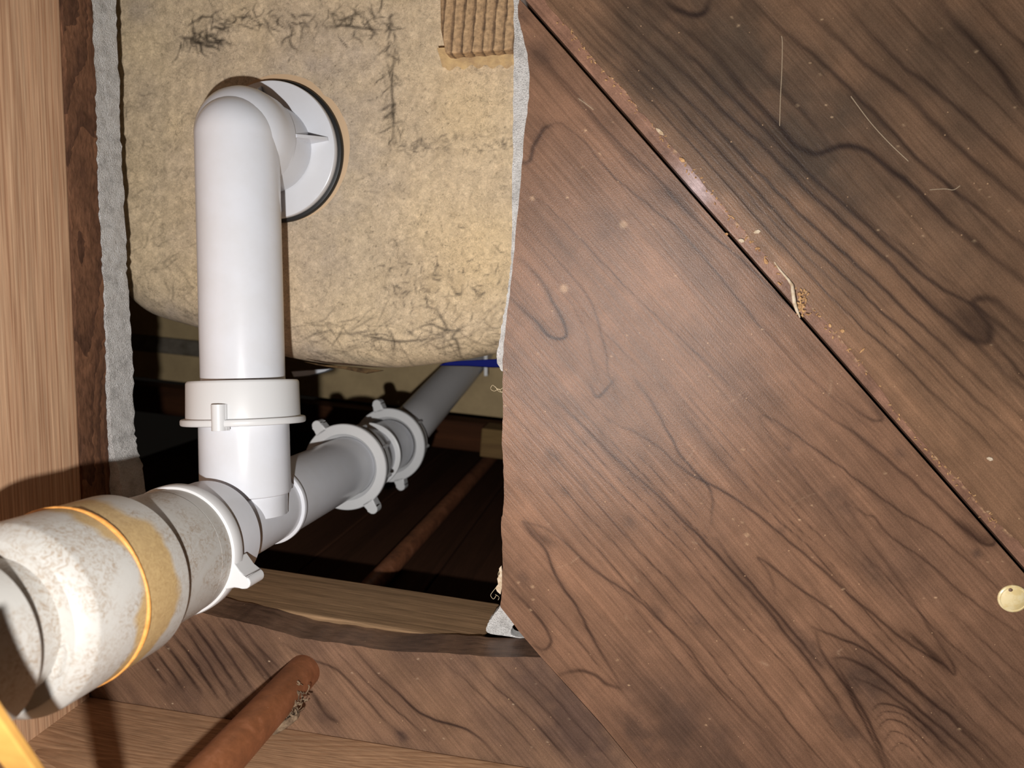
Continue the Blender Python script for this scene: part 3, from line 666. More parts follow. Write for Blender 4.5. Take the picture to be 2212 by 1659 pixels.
# ------------------------------------------------------------------ bathtub
TZ = 0.3885
edge_px = [(150,470),(215,560),(262,625),(285,655),(315,678),(350,692),(400,706),(440,719),(520,748),(600,772),(680,787),(740,793),(800,797),(860,797),(930,790),(1000,780),(1060,768),(1120,756),(1220,742),(1400,730)]
TR = .022
edge_xy = [XY(p, TZ + TR * .55) for p in catmull(edge_px, 5)]
tub_poly = np.array(edge_xy + [XY((1500, -350), TZ), XY((-60, -350), TZ), XY((-60, 420), TZ)])
st = .00075
def tub_strands():
    """dark resin fibres: (polyline px at the tub, half width, strength)"""
    r_ = np.random.RandomState(5); out = []
    def scatter(n, f, l0, l1, wd, k, curl=.5, adir=None):
        for i in range(n):
            x, y = f(); l = r_.uniform(l0, l1); a_ = r_.uniform(0, 2 * math.pi) if adir is None else adir + r_.normal(0, .55)
            pts = [(x, y)]
            for s in range(3):
                a_ += r_.normal(0, curl); pts.append((pts[-1][0] + l / 3 * math.cos(a_), pts[-1][1] + l / 3 * math.sin(a_)))
            out.append((pts, wd * r_.uniform(.7, 1.5), k * r_.uniform(.4, 1.1)))
    U = r_.uniform; G = r_.normal
    scatter(110, lambda: (U(390, 860), 48 + G(0, 15)), 14, 46, 1.9, .75)
    scatter(45, lambda: (380 + U(0, 90), 84 + G(0, 12)), 14, 50, 2.0, .8, .4, .3)
    scatter(45, lambda: (848 + G(0, 7), U(30, 330)), 12, 40, 2.0, .7, .4, 1.6)
    scatter(55, lambda: (U(860, 1105), 316 + G(0, 9)), 8, 26, 1.8, .6)
    scatter(170, lambda: (U(280, 1100), U(0, 640)), 8, 26, 1.3, .4)
    scatter(70, lambda: (U(280, 420), U(200, 640)), 12, 40, 1.4, .4)
    scatter(110, lambda: (U(820, 1090), 620 + G(0, 45)), 8, 26, 1.7, .65)
    scatter(130, lambda: (U(620, 1090), U(690, 775)), 30, 80, 1.6, .5, .25, .12)
    scatter(60, lambda: (U(290, 440), U(560, 700)), 20, 55, 1.5, .4, .3, .5)
    for pl in [[(940,665),(955,690),(965,712),(945,722)],[(985,790),(985,740),(975,728),(1000,705)],[(845,760),(850,740),(843,715)],[(775,722),(810,730),(860,738),(900,735),(950,730)],[(900,710),(930,700),(960,712),(1000,715)],[(852,115),(846,180),(850,250),(848,310)],[(705,60),(740,55),(790,62),(830,66)],[(960,120),(1000,135),(1060,138),(1108,132)]]:
        out.append((pl, 3.0, .75))
    return out
def tub_col(pts):
    mm = MM * TZ / H
    n = fbm(pts[:, 0] / .02, pts[:, 1] / .02, 101, 5)[:, None]; n2 = fbm(pts[:, 0] / .0035, pts[:, 1] / .0035, 111, 4)[:, None]
    n3 = fbm(pts[:, 0] / .0012, pts[:, 1] / .0012, 121, 3)[:, None]
    base = np.array(lin(228, 203, 164)) * (1 - n) + np.array(lin(207, 186, 158)) * n
    base = base * (.72 + .42 * n2) * (.8 + .36 * n3)
    def tb(c, r, asp=1.0, k=1.0, ang=0):
        p = XY(c, TZ); d = pts - p; u = d[:, 0] * math.cos(ang) + d[:, 1] * math.sin(ang); v = -d[:, 0] * math.sin(ang) + d[:, 1] * math.cos(ang)
        return k * np.exp(-(u / (r * mm * asp)) ** 2 - (v / (r * mm)) ** 2)
    g = np.zeros(len(pts))                      # grey resin-poor area round the drain
    for c, r, asp, k in [((640,330),190,1.0,.75),((700,130),80,1.8,.55),((640,150),50,2.0,.5),((800,220),70,1.0,.3),((760,420),60,1.0,.35),((700,560),90,1.0,.3),((500,110),60,1.6,.3),((300,20),30,1.0,.4),((640,760),50,2.0,.5),((330,690),50,2.0,.7),((420,715),40,2.0,.7)]:
        g = np.maximum(g, tb(c, r, asp, k))
    g = np.clip(g * (.4 + 1.1 * fbm(pts[:, 0] / .008, pts[:, 1] / .008, 131, 4)), 0, .85)[:, None]
    base = base * (1 - g) + np.array(lin(182, 168, 156)) * g * (.75 + .4 * n2)
    yb = tb((1040,560), 130, 1.0, .5)[:, None] + tb((1000,240), 90, 1.0, .35)[:, None]
    base = base * (1 - yb) + np.array(lin(232, 202, 152)) * yb
    dk = np.clip(tb((960,640), 110, 1.5, .45) * (fbm(pts[:, 0] / .004, pts[:, 1] / .004, 141, 4) > .5), 0, 1)[:, None] * .5
    base = base * (1 - dk) + np.array(lin(120, 98, 68)) * dk
    keep = np.ones(len(pts))
    for pl, wd, k in tub_strands():
        keep *= 1 - k * line_mask(pts, np.array([XY(p, TZ) for p in catmull(pl, 3)]), wd * mm)
    kk = keep[:, None]
    c = base * kk + np.array(lin(58, 50, 40)) * (1 - kk)
    r_ = np.random.RandomState(9)
    for i in range(420):
        p = XY((r_.uniform(620, 1110), r_.uniform(120, 780)), TZ); rad = r_.uniform(.9, 2.2) * mm
        s = np.where((abs(pts[:, 0] - p[0]) < 3 * rad) & (abs(pts[:, 1] - p[1]) < 3 * rad))[0]
        if len(s):
            q = np.exp(-(np.hypot(*(pts[s] - p).T) / rad) ** 2)[:, None] * r_.uniform(.3, .8); c[s] = c[s] * (1 - q) + np.array(lin(70, 58, 42)) * q
    return c
def tub_relief(xy):
    bd = np.full(len(xy), 1e9)
    e = np.array(edge_xy)
    for i in range(len(e) - 1):
        d, _ = seg_dist(xy, e[i], e[i + 1]); bd = np.minimum(bd, d)
    t = np.clip(bd / TR, 0, 1)
    z = TR * (1 - np.sqrt(np.clip(1 - (1 - t) ** 2, 0, 1)))
    z = z + .0022 * (fbm(xy[:, 0] / .022, xy[:, 1] / .022, 201, 3) - .5) + .0004 * (fbm(xy[:, 0] / .004, xy[:, 1] / .004, 211, 3) - .5)
    c = XY((592, 327), TZ); r = np.hypot(*(xy - c).T); z = z * np.clip((r - .036) / .02, 0, 1)
    return z
def tub_mat():
    m, nt, b = newmat('fibreglass_shell')
    at = N(nt, 'ShaderNodeAttribute', attribute_name='wood'); mp = mapped(nt)
    n1 = N(nt, 'ShaderNodeTexNoise', i_Scale=650.0, i_Detail=6.0, i_Roughness=.7, i_Distortion=1.2); L(nt, mp, 0, n1, 'Vector')
    r1 = N(nt, 'ShaderNodeMapRange'); r1.inputs[1].default_value = .3; r1.inputs[2].default_value = .7; r1.inputs[3].default_value = .68; r1.inputs[4].default_value = 1.2; L(nt, n1, 0, r1, 0)
    mx0 = N(nt, 'ShaderNodeVectorMath', operation='SCALE'); L(nt, at, 'Color', mx0, 0); L(nt, r1, 0, mx0, 'Scale')
    fac = None                                 # thin dark fibres: contour lines of distorted noise, in patches
    for sc_, dist_, wd_, off, k_ in ((130.0, 3.5, .014, 0.0, .7), (260.0, 4.0, .018, 3.1, .65), (420.0, 2.5, .03, 7.7, .5)):
        mpo = N(nt, 'ShaderNodeVectorMath', operation='ADD'); mpo.inputs[1].default_value = (off, off * .7, 0); L(nt, mp, 0, mpo, 0)
        na = N(nt, 'ShaderNodeTexNoise', i_Scale=sc_, i_Detail=2.0, i_Distortion=dist_); L(nt, mpo, 0, na, 'Vector')
        nb = N(nt, 'ShaderNodeTexNoise', i_Scale=sc_ * .45, i_Detail=3.0); L(nt, mpo, 0, nb, 'Vector')
        d1 = N(nt, 'ShaderNodeMath', operation='SUBTRACT'); d1.inputs[1].default_value = .5; L(nt, na, 0, d1, 0)
        d2 = N(nt, 'ShaderNodeMath', operation='ABSOLUTE'); L(nt, d1, 0, d2, 0)
        d3 = N(nt, 'ShaderNodeMapRange'); d3.inputs[1].default_value = 0; d3.inputs[2].default_value = wd_; d3.inputs[3].default_value = k_; d3.inputs[4].default_value = 0; L(nt, d2, 0, d3, 0)
        e1 = N(nt, 'ShaderNodeMapRange'); e1.inputs[1].default_value = .5; e1.inputs[2].default_value = .62; L(nt, nb, 0, e1, 0)
        mu = N(nt, 'ShaderNodeMath', operation='MULTIPLY'); L(nt, d3, 0, mu, 0); L(nt, e1, 0, mu, 1)
        if fac is None: fac = mu
        else:
            mm_ = N(nt, 'ShaderNodeMath', operation='MAXIMUM'); L(nt, fac, 0, mm_, 0); L(nt, mu, 0, mm_, 1); fac = mm_
    mx = mixc(nt); L(nt, fac, 0, mx, 0); L(nt, mx0, 0, mx, 6); mx.inputs[7].default_value = lin4(70, 60, 46); L(nt, mx, 2, b, 'Base Color')
    bp = N(nt, 'ShaderNodeBump', i_Strength=.4, i_Distance=.001); L(nt, n1, 0, bp, 'Height'); L(nt, bp, 0, b, 'Normal')
    b.inputs['Roughness'].default_value = .5; b.inputs['Specular IOR Level'].default_value = .3
    return m
TUBM = tub_mat()
tub = empty('bathtub', loc=np.append(XY((592, 327), TZ), CAMZ + TZ)); tag(tub, 'underside of a beige fibreglass bathtub with a round drain opening', 'bathtub')
bpy.context.view_layer.update()
sh = plate('shell', tub_poly, CAMZ + TZ, CAMZ + .80, (1, 0), st, tub_col, TUBM, None, tub_relief)
def keep_parent(o, p):
    bpy.context.view_layer.update(); o.parent = p; o.matrix_parent_inverse = p.matrix_world.inverted()
keep_parent(sh, tub)
sh.data.polygons.foreach_set('use_smooth', [True] * len(sh.data.polygons)); sh.data.set_sharp_from_angle(angle=math.radians(60))
DECK = plain('rim_underside', lin(196, 172, 130), rough=.7, spec=.2, noise=(25.0, lin(170, 148, 112), .35, .7), bump=.3, bscale=60)
dz = CAMZ + .765
e0 = XY((1085, 903), .765); dd = xdir
rim = [np.append(e0 + dd * .12, dz), np.append(e0 - dd * .52, dz), np.append(e0 - dd * .52 - ydir * .16, dz), np.append(e0 + dd * .12 - ydir * .16, dz)]
keep_parent(prism('rim', rim, (0, 0, .006), DECK, None, .001), tub)
GREYB = plain('rim_glass_band', lin(120, 112, 100), rough=.8, spec=.1, noise=(60.0, lin(90, 82, 70), .4, .7))
gb0 = XY((470, 775), .765)
gb = [np.append(gb0 + dd * .03, dz - .004), np.append(gb0 - dd * .12, dz - .004), np.append(gb0 - dd * .12 - ydir * .018, dz - .004), np.append(gb0 + dd * .03 - ydir * .018, dz - .004)]
keep_parent(prism('rim_rib', gb, (0, 0, .006), GREYB, None, .002), tub)
BOSS = plain('drain_boss', lin(206, 176, 142), rough=.6, spec=.2)

# timber ledger carrying the rim at the far side
LEDG = grain_wood('ledger_wood', lin(84, 50, 30), lin(60, 36, 22), 0, freq=200, dist=4.0, stretch=.06, rough=.8, spec=.1)
l0 = e0 + ydir * .002
lg = wbox('ledger_strip', l0 - dd * .52, l0 + dd * .12, ydir * .030, dz - .03, dz - .004, LEDG)
tag(lg, 'dim orange brown ledger strip under the tub rim in the dark cavity', 'timber')
bk0 = XY((1040, 925), .70)
bk = wbox('wood_block', bk0, bk0 + dd * .05, ydir * .028, CAMZ + .70, CAMZ + .733, grain_wood('block_wood', lin(130, 104, 64), lin(112, 86, 54), 0, rough=.8))
tag(bk, 'small dim yellowish wood block in the cavity beside the dark hole edge', 'wood block')

# ------------------------------------------------------------------ plumbing
C1 = P(519.1, 1121.3, .361); D1 = vpdir(1399.3, 684.1)            # tee run and riser axis
C2 = M3 @ np.array([-.1361, -.0680, -.3168]) + CAM; D2 = vpdir(1411.5, 746.6)   # coupling axis
imgup = M3 @ np.array([0, 1.0, 0]); imgright = M3 @ np.array([1.0, 0, 0]); fwd = M3 @ np.array([0, 0, -1.0])
F1 = frame(C1, D1, imgright); F2 = frame(C2, D2, imgright)
def ang_of(px, py, d, Fm):                    # angle of a photo point about an axis
    p = Fm.inverted() @ Vector(P(px, py, d)); return math.atan2(p.y, p.x)
def ear(name, ang, r0, r1, wd, z0, z1, m, parent, base=.62):
    """lug with a rounded tip standing out radially"""
    pts = []; n = 8; rr = wd / 2
    pts.append((r0, -wd * base)); pts.append((r0 + (r1 - r0) * .45, -(rr + (base * wd - rr) * .25))); pts.append((r1 - rr, -rr))
    for k in range(n + 1):
        a = -math.pi / 2 + math.pi * k / n; pts.append((r1 - rr + rr * math.cos(a), rr * math.sin(a)))
    pts.append((r1 - rr, rr)); pts.append((r0 + (r1 - r0) * .45, rr + (base * wd - rr) * .25)); pts.append((r0, wd * base))
    c, s = math.cos(ang), math.sin(ang); q = [(x * c - y * s, x * s + y * c) for x, y in pts]; n = len(q)
    v = [(x, y, z0) for x, y in q] + [(x, y, z1) for x, y in q]
    f = [tuple(range(n)), tuple(range(n, 2 * n))] + [(i, (i + 1) % n, n + (i + 1) % n, n + i) for i in range(n)]
    o = mesh_obj(name, v, f, m, parent, True, 40)
    b = o.modifiers.new('edge', 'BEVEL'); b.width = .0007; b.segments = 3; b.limit_method = 'ANGLE'
    return o
# --- drain elbow with tailpiece
EL = P(512.5, 300, .361); TE = P(532, 1075, .361)
ddir = nrm(TE - EL)
Fd = frame(EL, ddir, imgright)                # local z towards the tee
UPZ = np.array([0, 0, 1.0])
FC = on(594, 327, TZ - .0056)                         # centre of the flange on the tub
eax = nrm(FC - EL)
el = empty('drain_elbow', frame(FC, -UPZ, imgright)); tag(el, 'white plastic bath drain elbow with round flange and long straight tailpiece', 'pipe fitting')
bpy.context.view_layer.update()
R = .0191
Lp = np.linalg.norm(TE - EL) * .82
pth = [EL - ddir * R * math.sin(t) for t in np.linspace(1.52, .05, 14)] + [EL + ddir * Lp * k / 6 for k in range(0, 7)]
prad = [R * math.cos(t) for t in np.linspace(1.52, .05, 14)] + [R] * 7
tp = tube('tailpiece', pth, prad, PVC, el, 72)
Fe = frame(EL, UPZ, imgright); inv_el = el.matrix_world.inverted()
def in_frame(o, Fm, parent):
    bpy.context.view_layer.update(); o.parent = parent; o.matrix_parent_inverse = Matrix.Identity(4); o.matrix_local = parent.matrix_world.inverted() @ Fm
hz = (FC - EL)[2]
# neck around the vertical leg, leaning onto the flange centre
EN = P(520, 291, .366); eax = nrm(FC - EN)
Fn = frame(EN, eax, imgright); hn = np.linalg.norm(FC - EN)
neck = lathe('neck', [(-.0150, .0001), (-.0149, .0060), (-.0138, .0120), (-.0110, .0170), (-.0070, .0205), (-.003, .0222), (.001, .0228), (.010, .0230), (.0116, .0227), (.0122, .0219), (hn - .004, .0222), (hn - .004, .0120), (.0, .0100)], PVC, None, 96, True, 28)
in_frame(neck, Fn, el)
Ff = frame(FC, -UPZ, imgright)                 # local +z points down
flg = lathe('flange', rnd_edge(-.0005, .0042, .0150, .0347, .0009), PVC, el, 128)
gsk = lathe('gasket', rnd_edge(-.0048, -.0006, .0150, .0364, .0012), RUBBER, el, 128)
gsk['label'] = 'thin black rubber gasket ring'
for k in range(4):
    a_ = math.radians(8) + k * math.pi / 2
    c, s = math.cos(a_), math.sin(a_)
    pts = [(.018, .004), (.0318, .004), (.0318, .0052), (.0228, .0215), (.018, .0215)]
    v = []
    for t in (-.0008, .0008):
        for r_, z_ in pts: v.append((r_ * c - t * s, r_ * s + t * c, z_))
    n = len(pts)
    mesh_obj('rib', v, [tuple(range(n)), tuple(range(n, 2 * n))] + [(i, (i + 1) % n, n + (i + 1) % n, n + i) for i in range(n)], PVC, el)
bs = lathe('drain_boss', rnd_edge(-.0105, -.0050, .010, .0384, .0008), BOSS, None, 96)
in_frame(bs, frame(FC + imgright * .0010 + imgup * .0022, -UPZ, imgright), tub)
bs['label'] = 'tan ring of bare laminate around the drain'

# --- slip nut on the drain tailpiece
def pt_d(y): return P(512.5 + (y - 300) * .0252, y, .361)
nut_y0, nut_y1 = 822, 912
Fnut = frame(pt_d(nut_y0), ddir, imgright)
hl = np.linalg.norm(pt_d(nut_y1) - pt_d(nut_y0))
nd = empty('slip_nut', Fnut); tag(nd, 'white slip nut with a square lug on the straight vertical tailpiece', 'pipe nut', 'white plastic slip nuts')
lathe('collar', [(0, .0194), (0, .0246), (.0006, .0252), (.0012, .0254), (hl, .0258), (hl, .0194)], PVC_F, nd, 96)
lathe('rim', rnd_edge(hl - .0024, hl + .0008, .0200, .0281, .0009), PVC_F, nd, 96)
ia = math.atan2(*reversed((Fnut.inverted().to_3x3() @ Vector(P(462, 890, .33) - pt_d(895)))[:2]))
ear('lug', ia, .024, .0298, .0062, hl - .0092, hl + .0024, PVC_F, nd)
# --- tee fitting
te = empty('tee_fitting', F1); tag(te, 'white plastic tee joining the vertical tailpiece to the slanted pipe run', 'pipe fitting')
bpy.context.view_layer.update()
lathe('body', [(-.034, .0150), (-.034, .0186), (.0282, .0186), (.0282, .0150)], PVC, te, 96)
lathe('socket_rim', rnd_edge(.0262, .0296, .0160, .0203, .0006), PVC, te, 96)
lathe('riser', [(.0290, .0150), (.0290, .0190), (.2120, .0190), (.2120, .0150)], PVC, te, 96)
# branch to the tailpiece
bt = pt_d(905); bb = C1 + (pt_d(1121) - pt_d(905)) * 0
bdir = nrm(C1 - bt); Fb = frame(bt, ddir, imgright); lb = np.linalg.norm(pt_d(1066) - bt); le = np.linalg.norm(pt_d(1112) - bt)
br = lathe('branch', [(0, .0170), (0, .0204), (lb * .96, .0206), (lb, .0203), (lb + .0006, .0189), (le, .0187), (le, .0170)], PVC, None, 96)
in_frame(br, Fb, te)
# --- lower nut where the tee meets the old stained adapter
n3 = empty('slip_nut', F2); tag(n3, 'white slip nut with one broad wing, between tee and stained pipe', 'pipe nut', 'white plastic slip nuts')
bpy.context.view_layer.update()
lathe('flange_ring', rnd_edge(-.0068, .0004, .0190, .0271, .0014), PVC_F, n3, 96)
F3 = frame(C1 + D1 * -.0475, D1, imgright)
cl = lathe('collar', [(0, .018), (0, .0243), (.0022, .0243), (.0222, .0238), (.0232, .0230), (.0232, .018)], PVC, None, 96, True, 25); in_frame(cl, F3, n3)
a3 = ang_of(545, 1240, .315, F2)
ear('lug', a3, .0245, .0352, .0052, -.0066, .0050, PVC_F, n3, 1.3)
ear('lug', a3 + math.pi, .0245, .0352, .0052, -.0066, .0050, PVC_F, n3, 1.3)
# --- stained adapter and coupling
def stained_mat(name, band=None):
    m, nt, b = newmat(name)
    mp = mapped(nt)
    n1 = N(nt, 'ShaderNodeTexNoise', i_Scale=55.0, i_Detail=3.0, i_Roughness=.6, i_Distortion=.6); L(nt, mp, 0, n1, 'Vector')
    n2 = N(nt, 'ShaderNodeTexNoise', i_Scale=420.0, i_Detail=4.0, i_Roughness=.65, i_Distortion=2.0); L(nt, mp, 0, n2, 'Vector')
    r1 = ramp(nt, [(.38, (0, 0, 0)), (.56, (1, 1, 1))]); L(nt, n1, 0, r1, 0)
    r2 = ramp(nt, [(.44, (0, 0, 0)), (.74, (.9, .9, .9))]); L(nt, n2, 0, r2, 0)
    mu = N(nt, 'ShaderNodeMath', operation='MULTIPLY'); L(nt, r1, 0, mu, 0); L(nt, r2, 0, mu, 1)
    m1 = mixc(nt); m1.inputs[6].default_value = lin4(180, 177, 171); m1.inputs[7].default_value = lin4(136, 110, 80); L(nt, mu, 0, m1, 0)
    last = m1
    if band:
        tc = N(nt, 'ShaderNodeTexCoord'); sx = N(nt, 'ShaderNodeSeparateXYZ'); L(nt, tc, 'Object', sx, 0)
        n3_ = N(nt, 'ShaderNodeTexNoise', i_Scale=28.0, i_Detail=3.0); L(nt, mp, 0, n3_, 'Vector')
        wob = N(nt, 'ShaderNodeMath', operation='MULTIPLY_ADD'); wob.inputs[1].default_value = .034; wob.inputs[2].default_value = -.017; L(nt, n3_, 0, wob, 0)
        ad = N(nt, 'ShaderNodeMath', operation='ADD'); L(nt, sx, 'Z', ad, 0); L(nt, wob, 0, ad, 1)
        su = N(nt, 'ShaderNodeMath', operation='SUBTRACT'); su.inputs[1].default_value = band[0]; L(nt, ad, 0, su, 0)
        ab_ = N(nt, 'ShaderNodeMath', operation='ABSOLUTE'); L(nt, su, 0, ab_, 0)
        rb_ = N(nt, 'ShaderNodeMapRange'); rb_.inputs[1].default_value = band[1]; rb_.inputs[2].default_value = band[1] * .72; rb_.inputs[3].default_value = 0; rb_.inputs[4].default_value = .92; L(nt, ab_, 0, rb_, 0)
        m2 = mixc(nt); L(nt, rb_, 0, m2, 0); L(nt, m1, 2, m2, 6)
        m3 = mixc(nt, 'MIX');  m3.inputs[6].default_value = lin4(204, 174, 118); m3.inputs[7].default_value = lin4(138, 108, 70); L(nt, n2, 0, m3, 0); L(nt, m3, 2, m2, 7)
        last = m2
    L(nt, last, 2, b, 'Base Color')
    bp = N(nt, 'ShaderNodeBump', i_Strength=.12, i_Distance=.0006); L(nt, n2, 0, bp, 'Height'); L(nt, bp, 0, b, 'Normal')
    b.inputs['Roughness'].default_value = .42; b.inputs['Specular IOR Level'].default_value = .35
    return m
STA = stained_mat('stained_pvc'); STB = stained_mat('stained_pvc_glue', (-.0600, .0105))
cp = empty('pipe_coupling', F2); tag(cp, 'dirty white pipe coupling with orange glue ring and yellow stain', 'pipe fitting')
bpy.context.view_layer.update()
slv = lathe('sleeve', [(-.0916, .0150), (-.0916, .0262), (-.0912, .0268), (-.0870, .0300), (-.0858, .0304), (-.0424, .0304), (-.0416, .0297), (-.0416, .0150)], STB, cp, 128, True, 22)
lathe('adapter', [(-.0420, .0150), (-.0420, .0264), (-.0146, .0262), (-.0143, .0257), (-.0139, .0260), (-.0050, .0257), (-.0050, .0150)], STA, cp, 128, True, 30)
GLUE = plain('orange_glue', lin(226, 160, 84), rough=.5, spec=.4, noise=(300.0, lin(205, 140, 70), .4, .6), bump=.3, bscale=500)
v = []; f = []; segs = 160; ms = 8
for k in range(segs):
    a_ = 2 * math.pi * k / segs; rr = .0007 + .0002 * math.sin(5 * a_) + rng.uniform(0, .0001); zz = -.0648 + .0003 * math.sin(3 * a_ + 1)
    for j in range(ms):
        t = 2 * math.pi * j / ms; r_ = .0304 + rr * math.cos(t); v.append((r_ * math.cos(a_), r_ * math.sin(a_), zz + rr * math.sin(t)))
for k in range(segs):
    for j in range(ms):
        f.append((k * ms + j, ((k + 1) % segs) * ms + j, ((k + 1) % segs) * ms + (j + 1) % ms, k * ms + (j + 1) % ms))
gr = mesh_obj('glue_ring', v, f, GLUE, slv, True, 60); gr['label'] = 'raised orange bead of dried glue'
mk_a = ang_of(105, 1425, .222, F2)
for sc_, zz, m_ in ((1.0, -.0921, STA),):
    v = []; f = []; n = 20
    for ring, (rx, ry, z_) in enumerate([(.0056, .0026, -.0914), (.0050, .0021, -.0922), (.0040, .0012, -.0920)]):
        for k in range(n):
            t = 2 * math.pi * k / n; x = .0228 + ry * math.cos(t); y = rx * math.sin(t)
            v.append((x * math.cos(mk_a) - y * math.sin(mk_a), x * math.sin(mk_a) + y * math.cos(mk_a), z_))
    for i in range(2):
        for k in range(n): f.append((i * n + k, i * n + (k + 1) % n, (i + 1) * n + (k + 1) % n, (i + 1) * n + k))
    f.append(tuple(range(2 * n, 3 * n)))
    mo = mesh_obj('moulded_mark', v, f, STA, slv, True, 40); mo['label'] = 'raised oval moulding mark'
npn = empty('trap_pipe', frame(np.array(C2) - np.array(D2) * .1030, D2, imgright)); tag(npn, 'dirty white pipe end nearest the viewer, cut off by the left edge', 'pipe')
bpy.context.view_layer.update()
lathe('pipe', [(-.170, .0200), (-.170, .0262), (-.0012, .0262), (0, .0252), (0, .0200)], STA, npn, 96)
lathe('neck', [(-.004, .0150), (-.004, .0215), (.0113, .0215), (.0113, .0150)], STA, npn, 64)
# --- two upper nuts on the riser
def upper_nut(s, e1, e2, label, seed):
    Fm = frame(C1 + D1 * s, D1, imgright)
    t = empty('slip_nut', Fm); tag(t, label, 'pipe nut', 'white plastic slip nuts'); bpy.context.view_layer.update()
    lathe('flange_ring', [(0, .0215), (0, .0272), (.0006, .0277), (.0032, .0277), (.0038, .0272), (.0038, .0193), (.0030, .0193)], PVC_F, t, 96)
    c = lathe('collar', [(.0036, .0192), (.0036, .0252), (.0185, .0246), (.0195, .0238), (.0195, .0192)], PVC_F, t, 72)
    for a_ in e1: ear('lug', a_, .0255, .0352, .0068, 0, .0085, PVC_F, t)
    for k in range(8):
        a_ = seed + k * math.pi / 4
        ear('grip', a_, .0235, .0262, .0026, .0036, .0188, PVC_F, c)
    return t
Fa = frame(C1 + D1 * .126, D1, imgright); Fb2 = frame(C1 + D1 * .2102, D1, imgright)
aa = ang_of(800, 1092, .4846, Fa); ab2 = ang_of(862, 1045, .5672, Fb2)
upper_nut(.126, [aa, aa + math.pi], None, 'nearer of two white slip nuts with round ears on the slanted pipe', .3)
upper_nut(.2102, [ab2, ab2 + math.pi], None, 'farther of two white slip nuts with round ears on the slanted pipe', .1)
# --- overflow pipe rising behind the nuts
OV = C1 + D1 * .222
ot = empty('overflow_pipe', loc=OV); tag(ot, 'dim grey looking overflow pipe rising into the dark behind the nuts', 'pipe')
bpy.context.view_layer.update()
tube('pipe', [OV, P(884, 925, .60), P(905, 902, .625), P(945, 857, .67), P(985, 813, .715), P(1012, 782, .75), P(1030, 760, .78)], .0166, plain('overflow_pvc', lin(208, 206, 206), rough=.35, spec=.4), ot, 48)
sl = lathe('connector_ring', rnd_edge(.1700, .1722, .0180, .0226, .0007), PVC_F, None, 96); in_frame(sl, F1, te)
q0 = P(1046, 812, .74)
prism('fin', [q0, q0 + imgright * .003, q0 + imgright * .003 + imgup * .022, q0 + imgup * .022], fwd * .02, PVC_F, ot)
# blue film and grey bracket below the tub edge
BLUE = plain('blue_plastic', lin(2, 18, 110), rough=.6, spec=.1)
bl = [P(948, 789, .55), P(968, 781, .55), P(1000, 779, .55), P(1040, 777, .55), P(1110, 773, .55), P(1110, 793, .55), P(1060, 793, .55), P(1010, 790, .55)]
bo = prism('plastic_strip', bl, fwd * .02, BLUE, None, .0006); tag(bo, 'deep blue plastic strip under the tub edge above the grey pipe', 'plastic strip')
GB = plain('grey_metal', lin(190, 194, 200), rough=.4, spec=.5, metal=.3)
gb_ = [P(628, 802, .52), P(668, 799, .52), P(716, 796, .52), P(700, 803, .52), P(664, 812, .52), P(634, 815, .52)]
gbo = prism('support_bracket', gb_, fwd * .01, GB, None, .0005); tag(gbo, 'small grey metal bracket tip below the tub edge beside the tailpiece', 'bracket')
SLV = plain('dark_sliver', lin(92, 72, 48), rough=.8, spec=.1, noise=(200.0, lin(50, 38, 26), .4, .65))
sv_ = [P(655, 781, .41), P(700, 788, .41), P(748, 791, .41), P(800, 797, .41), P(828, 800, .41), P(790, 807, .41), P(740, 797, .41), P(690, 790, .41)]
svo = prism('bark_sliver', sv_, fwd * .004, SLV, None, .0004); tag(svo, 'thin dark wood sliver hanging along the tub edge', 'splinter')
# support block bonded into the tub
EG = grain_wood('block_end_grain', lin(176, 138, 96), lin(112, 84, 56), 1, freq=560, dist=8.0, stretch=.22, fine=1.2, rough=.8, spec=.15)
bz = TZ - .012
b0 = XY((955, -90), bz); b1 = XY((950, 0), bz); b2 = XY((951, 60), bz); b3 = XY((962, 116), bz); b4 = XY((1108, 106), bz); b5 = XY((1180, 98), bz); b6 = XY((1180, -90), bz)
blk = mesh = None
vb = [np.append(p, CAMZ + bz) for p in (b0, b1, b2, b3, b4, b5, b6)]
inv = tub.matrix_world.inverted()
EGm, nt_, bb_ = newmat('end_grain')
mp_ = mapped(nt_, scale=(1, .12, 1)); 
wv_ = N(nt_, 'ShaderNodeTexWave', wave_type='BANDS', bands_direction='X', wave_profile='SAW', i_Scale=62.0, i_Distortion=1.2, i_Detail=2.0, i_Detail_Scale=20.0); L(nt_, mp_, 0, wv_, 'Vector')
nn_ = N(nt_, 'ShaderNodeTexNoise', i_Scale=500.0, i_Detail=4.0); L(nt_, mapped(nt_), 0, nn_, 'Vector')
rp_ = ramp(nt_, [(0, lin(186, 154, 116)), (.62, lin(168, 136, 100)), (.9, lin(92, 70, 50)), (1.0, lin(176, 144, 106))]); L(nt_, wv_, 'Fac', rp_, 0)
mr_ = N(nt_, 'ShaderNodeMapRange'); mr_.inputs[1].default_value = .3; mr_.inputs[2].default_value = .7; mr_.inputs[3].default_value = .65; mr_.inputs[4].default_value = 1.25; L(nt_, nn_, 0, mr_, 0)
vm_ = N(nt_, 'ShaderNodeVectorMath', operation='SCALE'); L(nt_, rp_, 0, vm_, 0); L(nt_, mr_, 0, vm_, 'Scale'); L(nt_, vm_, 0, bb_, 'Base Color')
bp_ = N(nt_, 'ShaderNodeBump', i_Strength=.6, i_Distance=.0008); L(nt_, nn_, 0, bp_, 'Height'); L(nt_, bp_, 0, bb_, 'Normal'); bb_.inputs['Roughness'].default_value = .8
sbk = prism('support_block', vb, (0, 0, .02), EGm, tub, .0012); sbk['label'] = 'end grain wood block bonded into the tub underside'
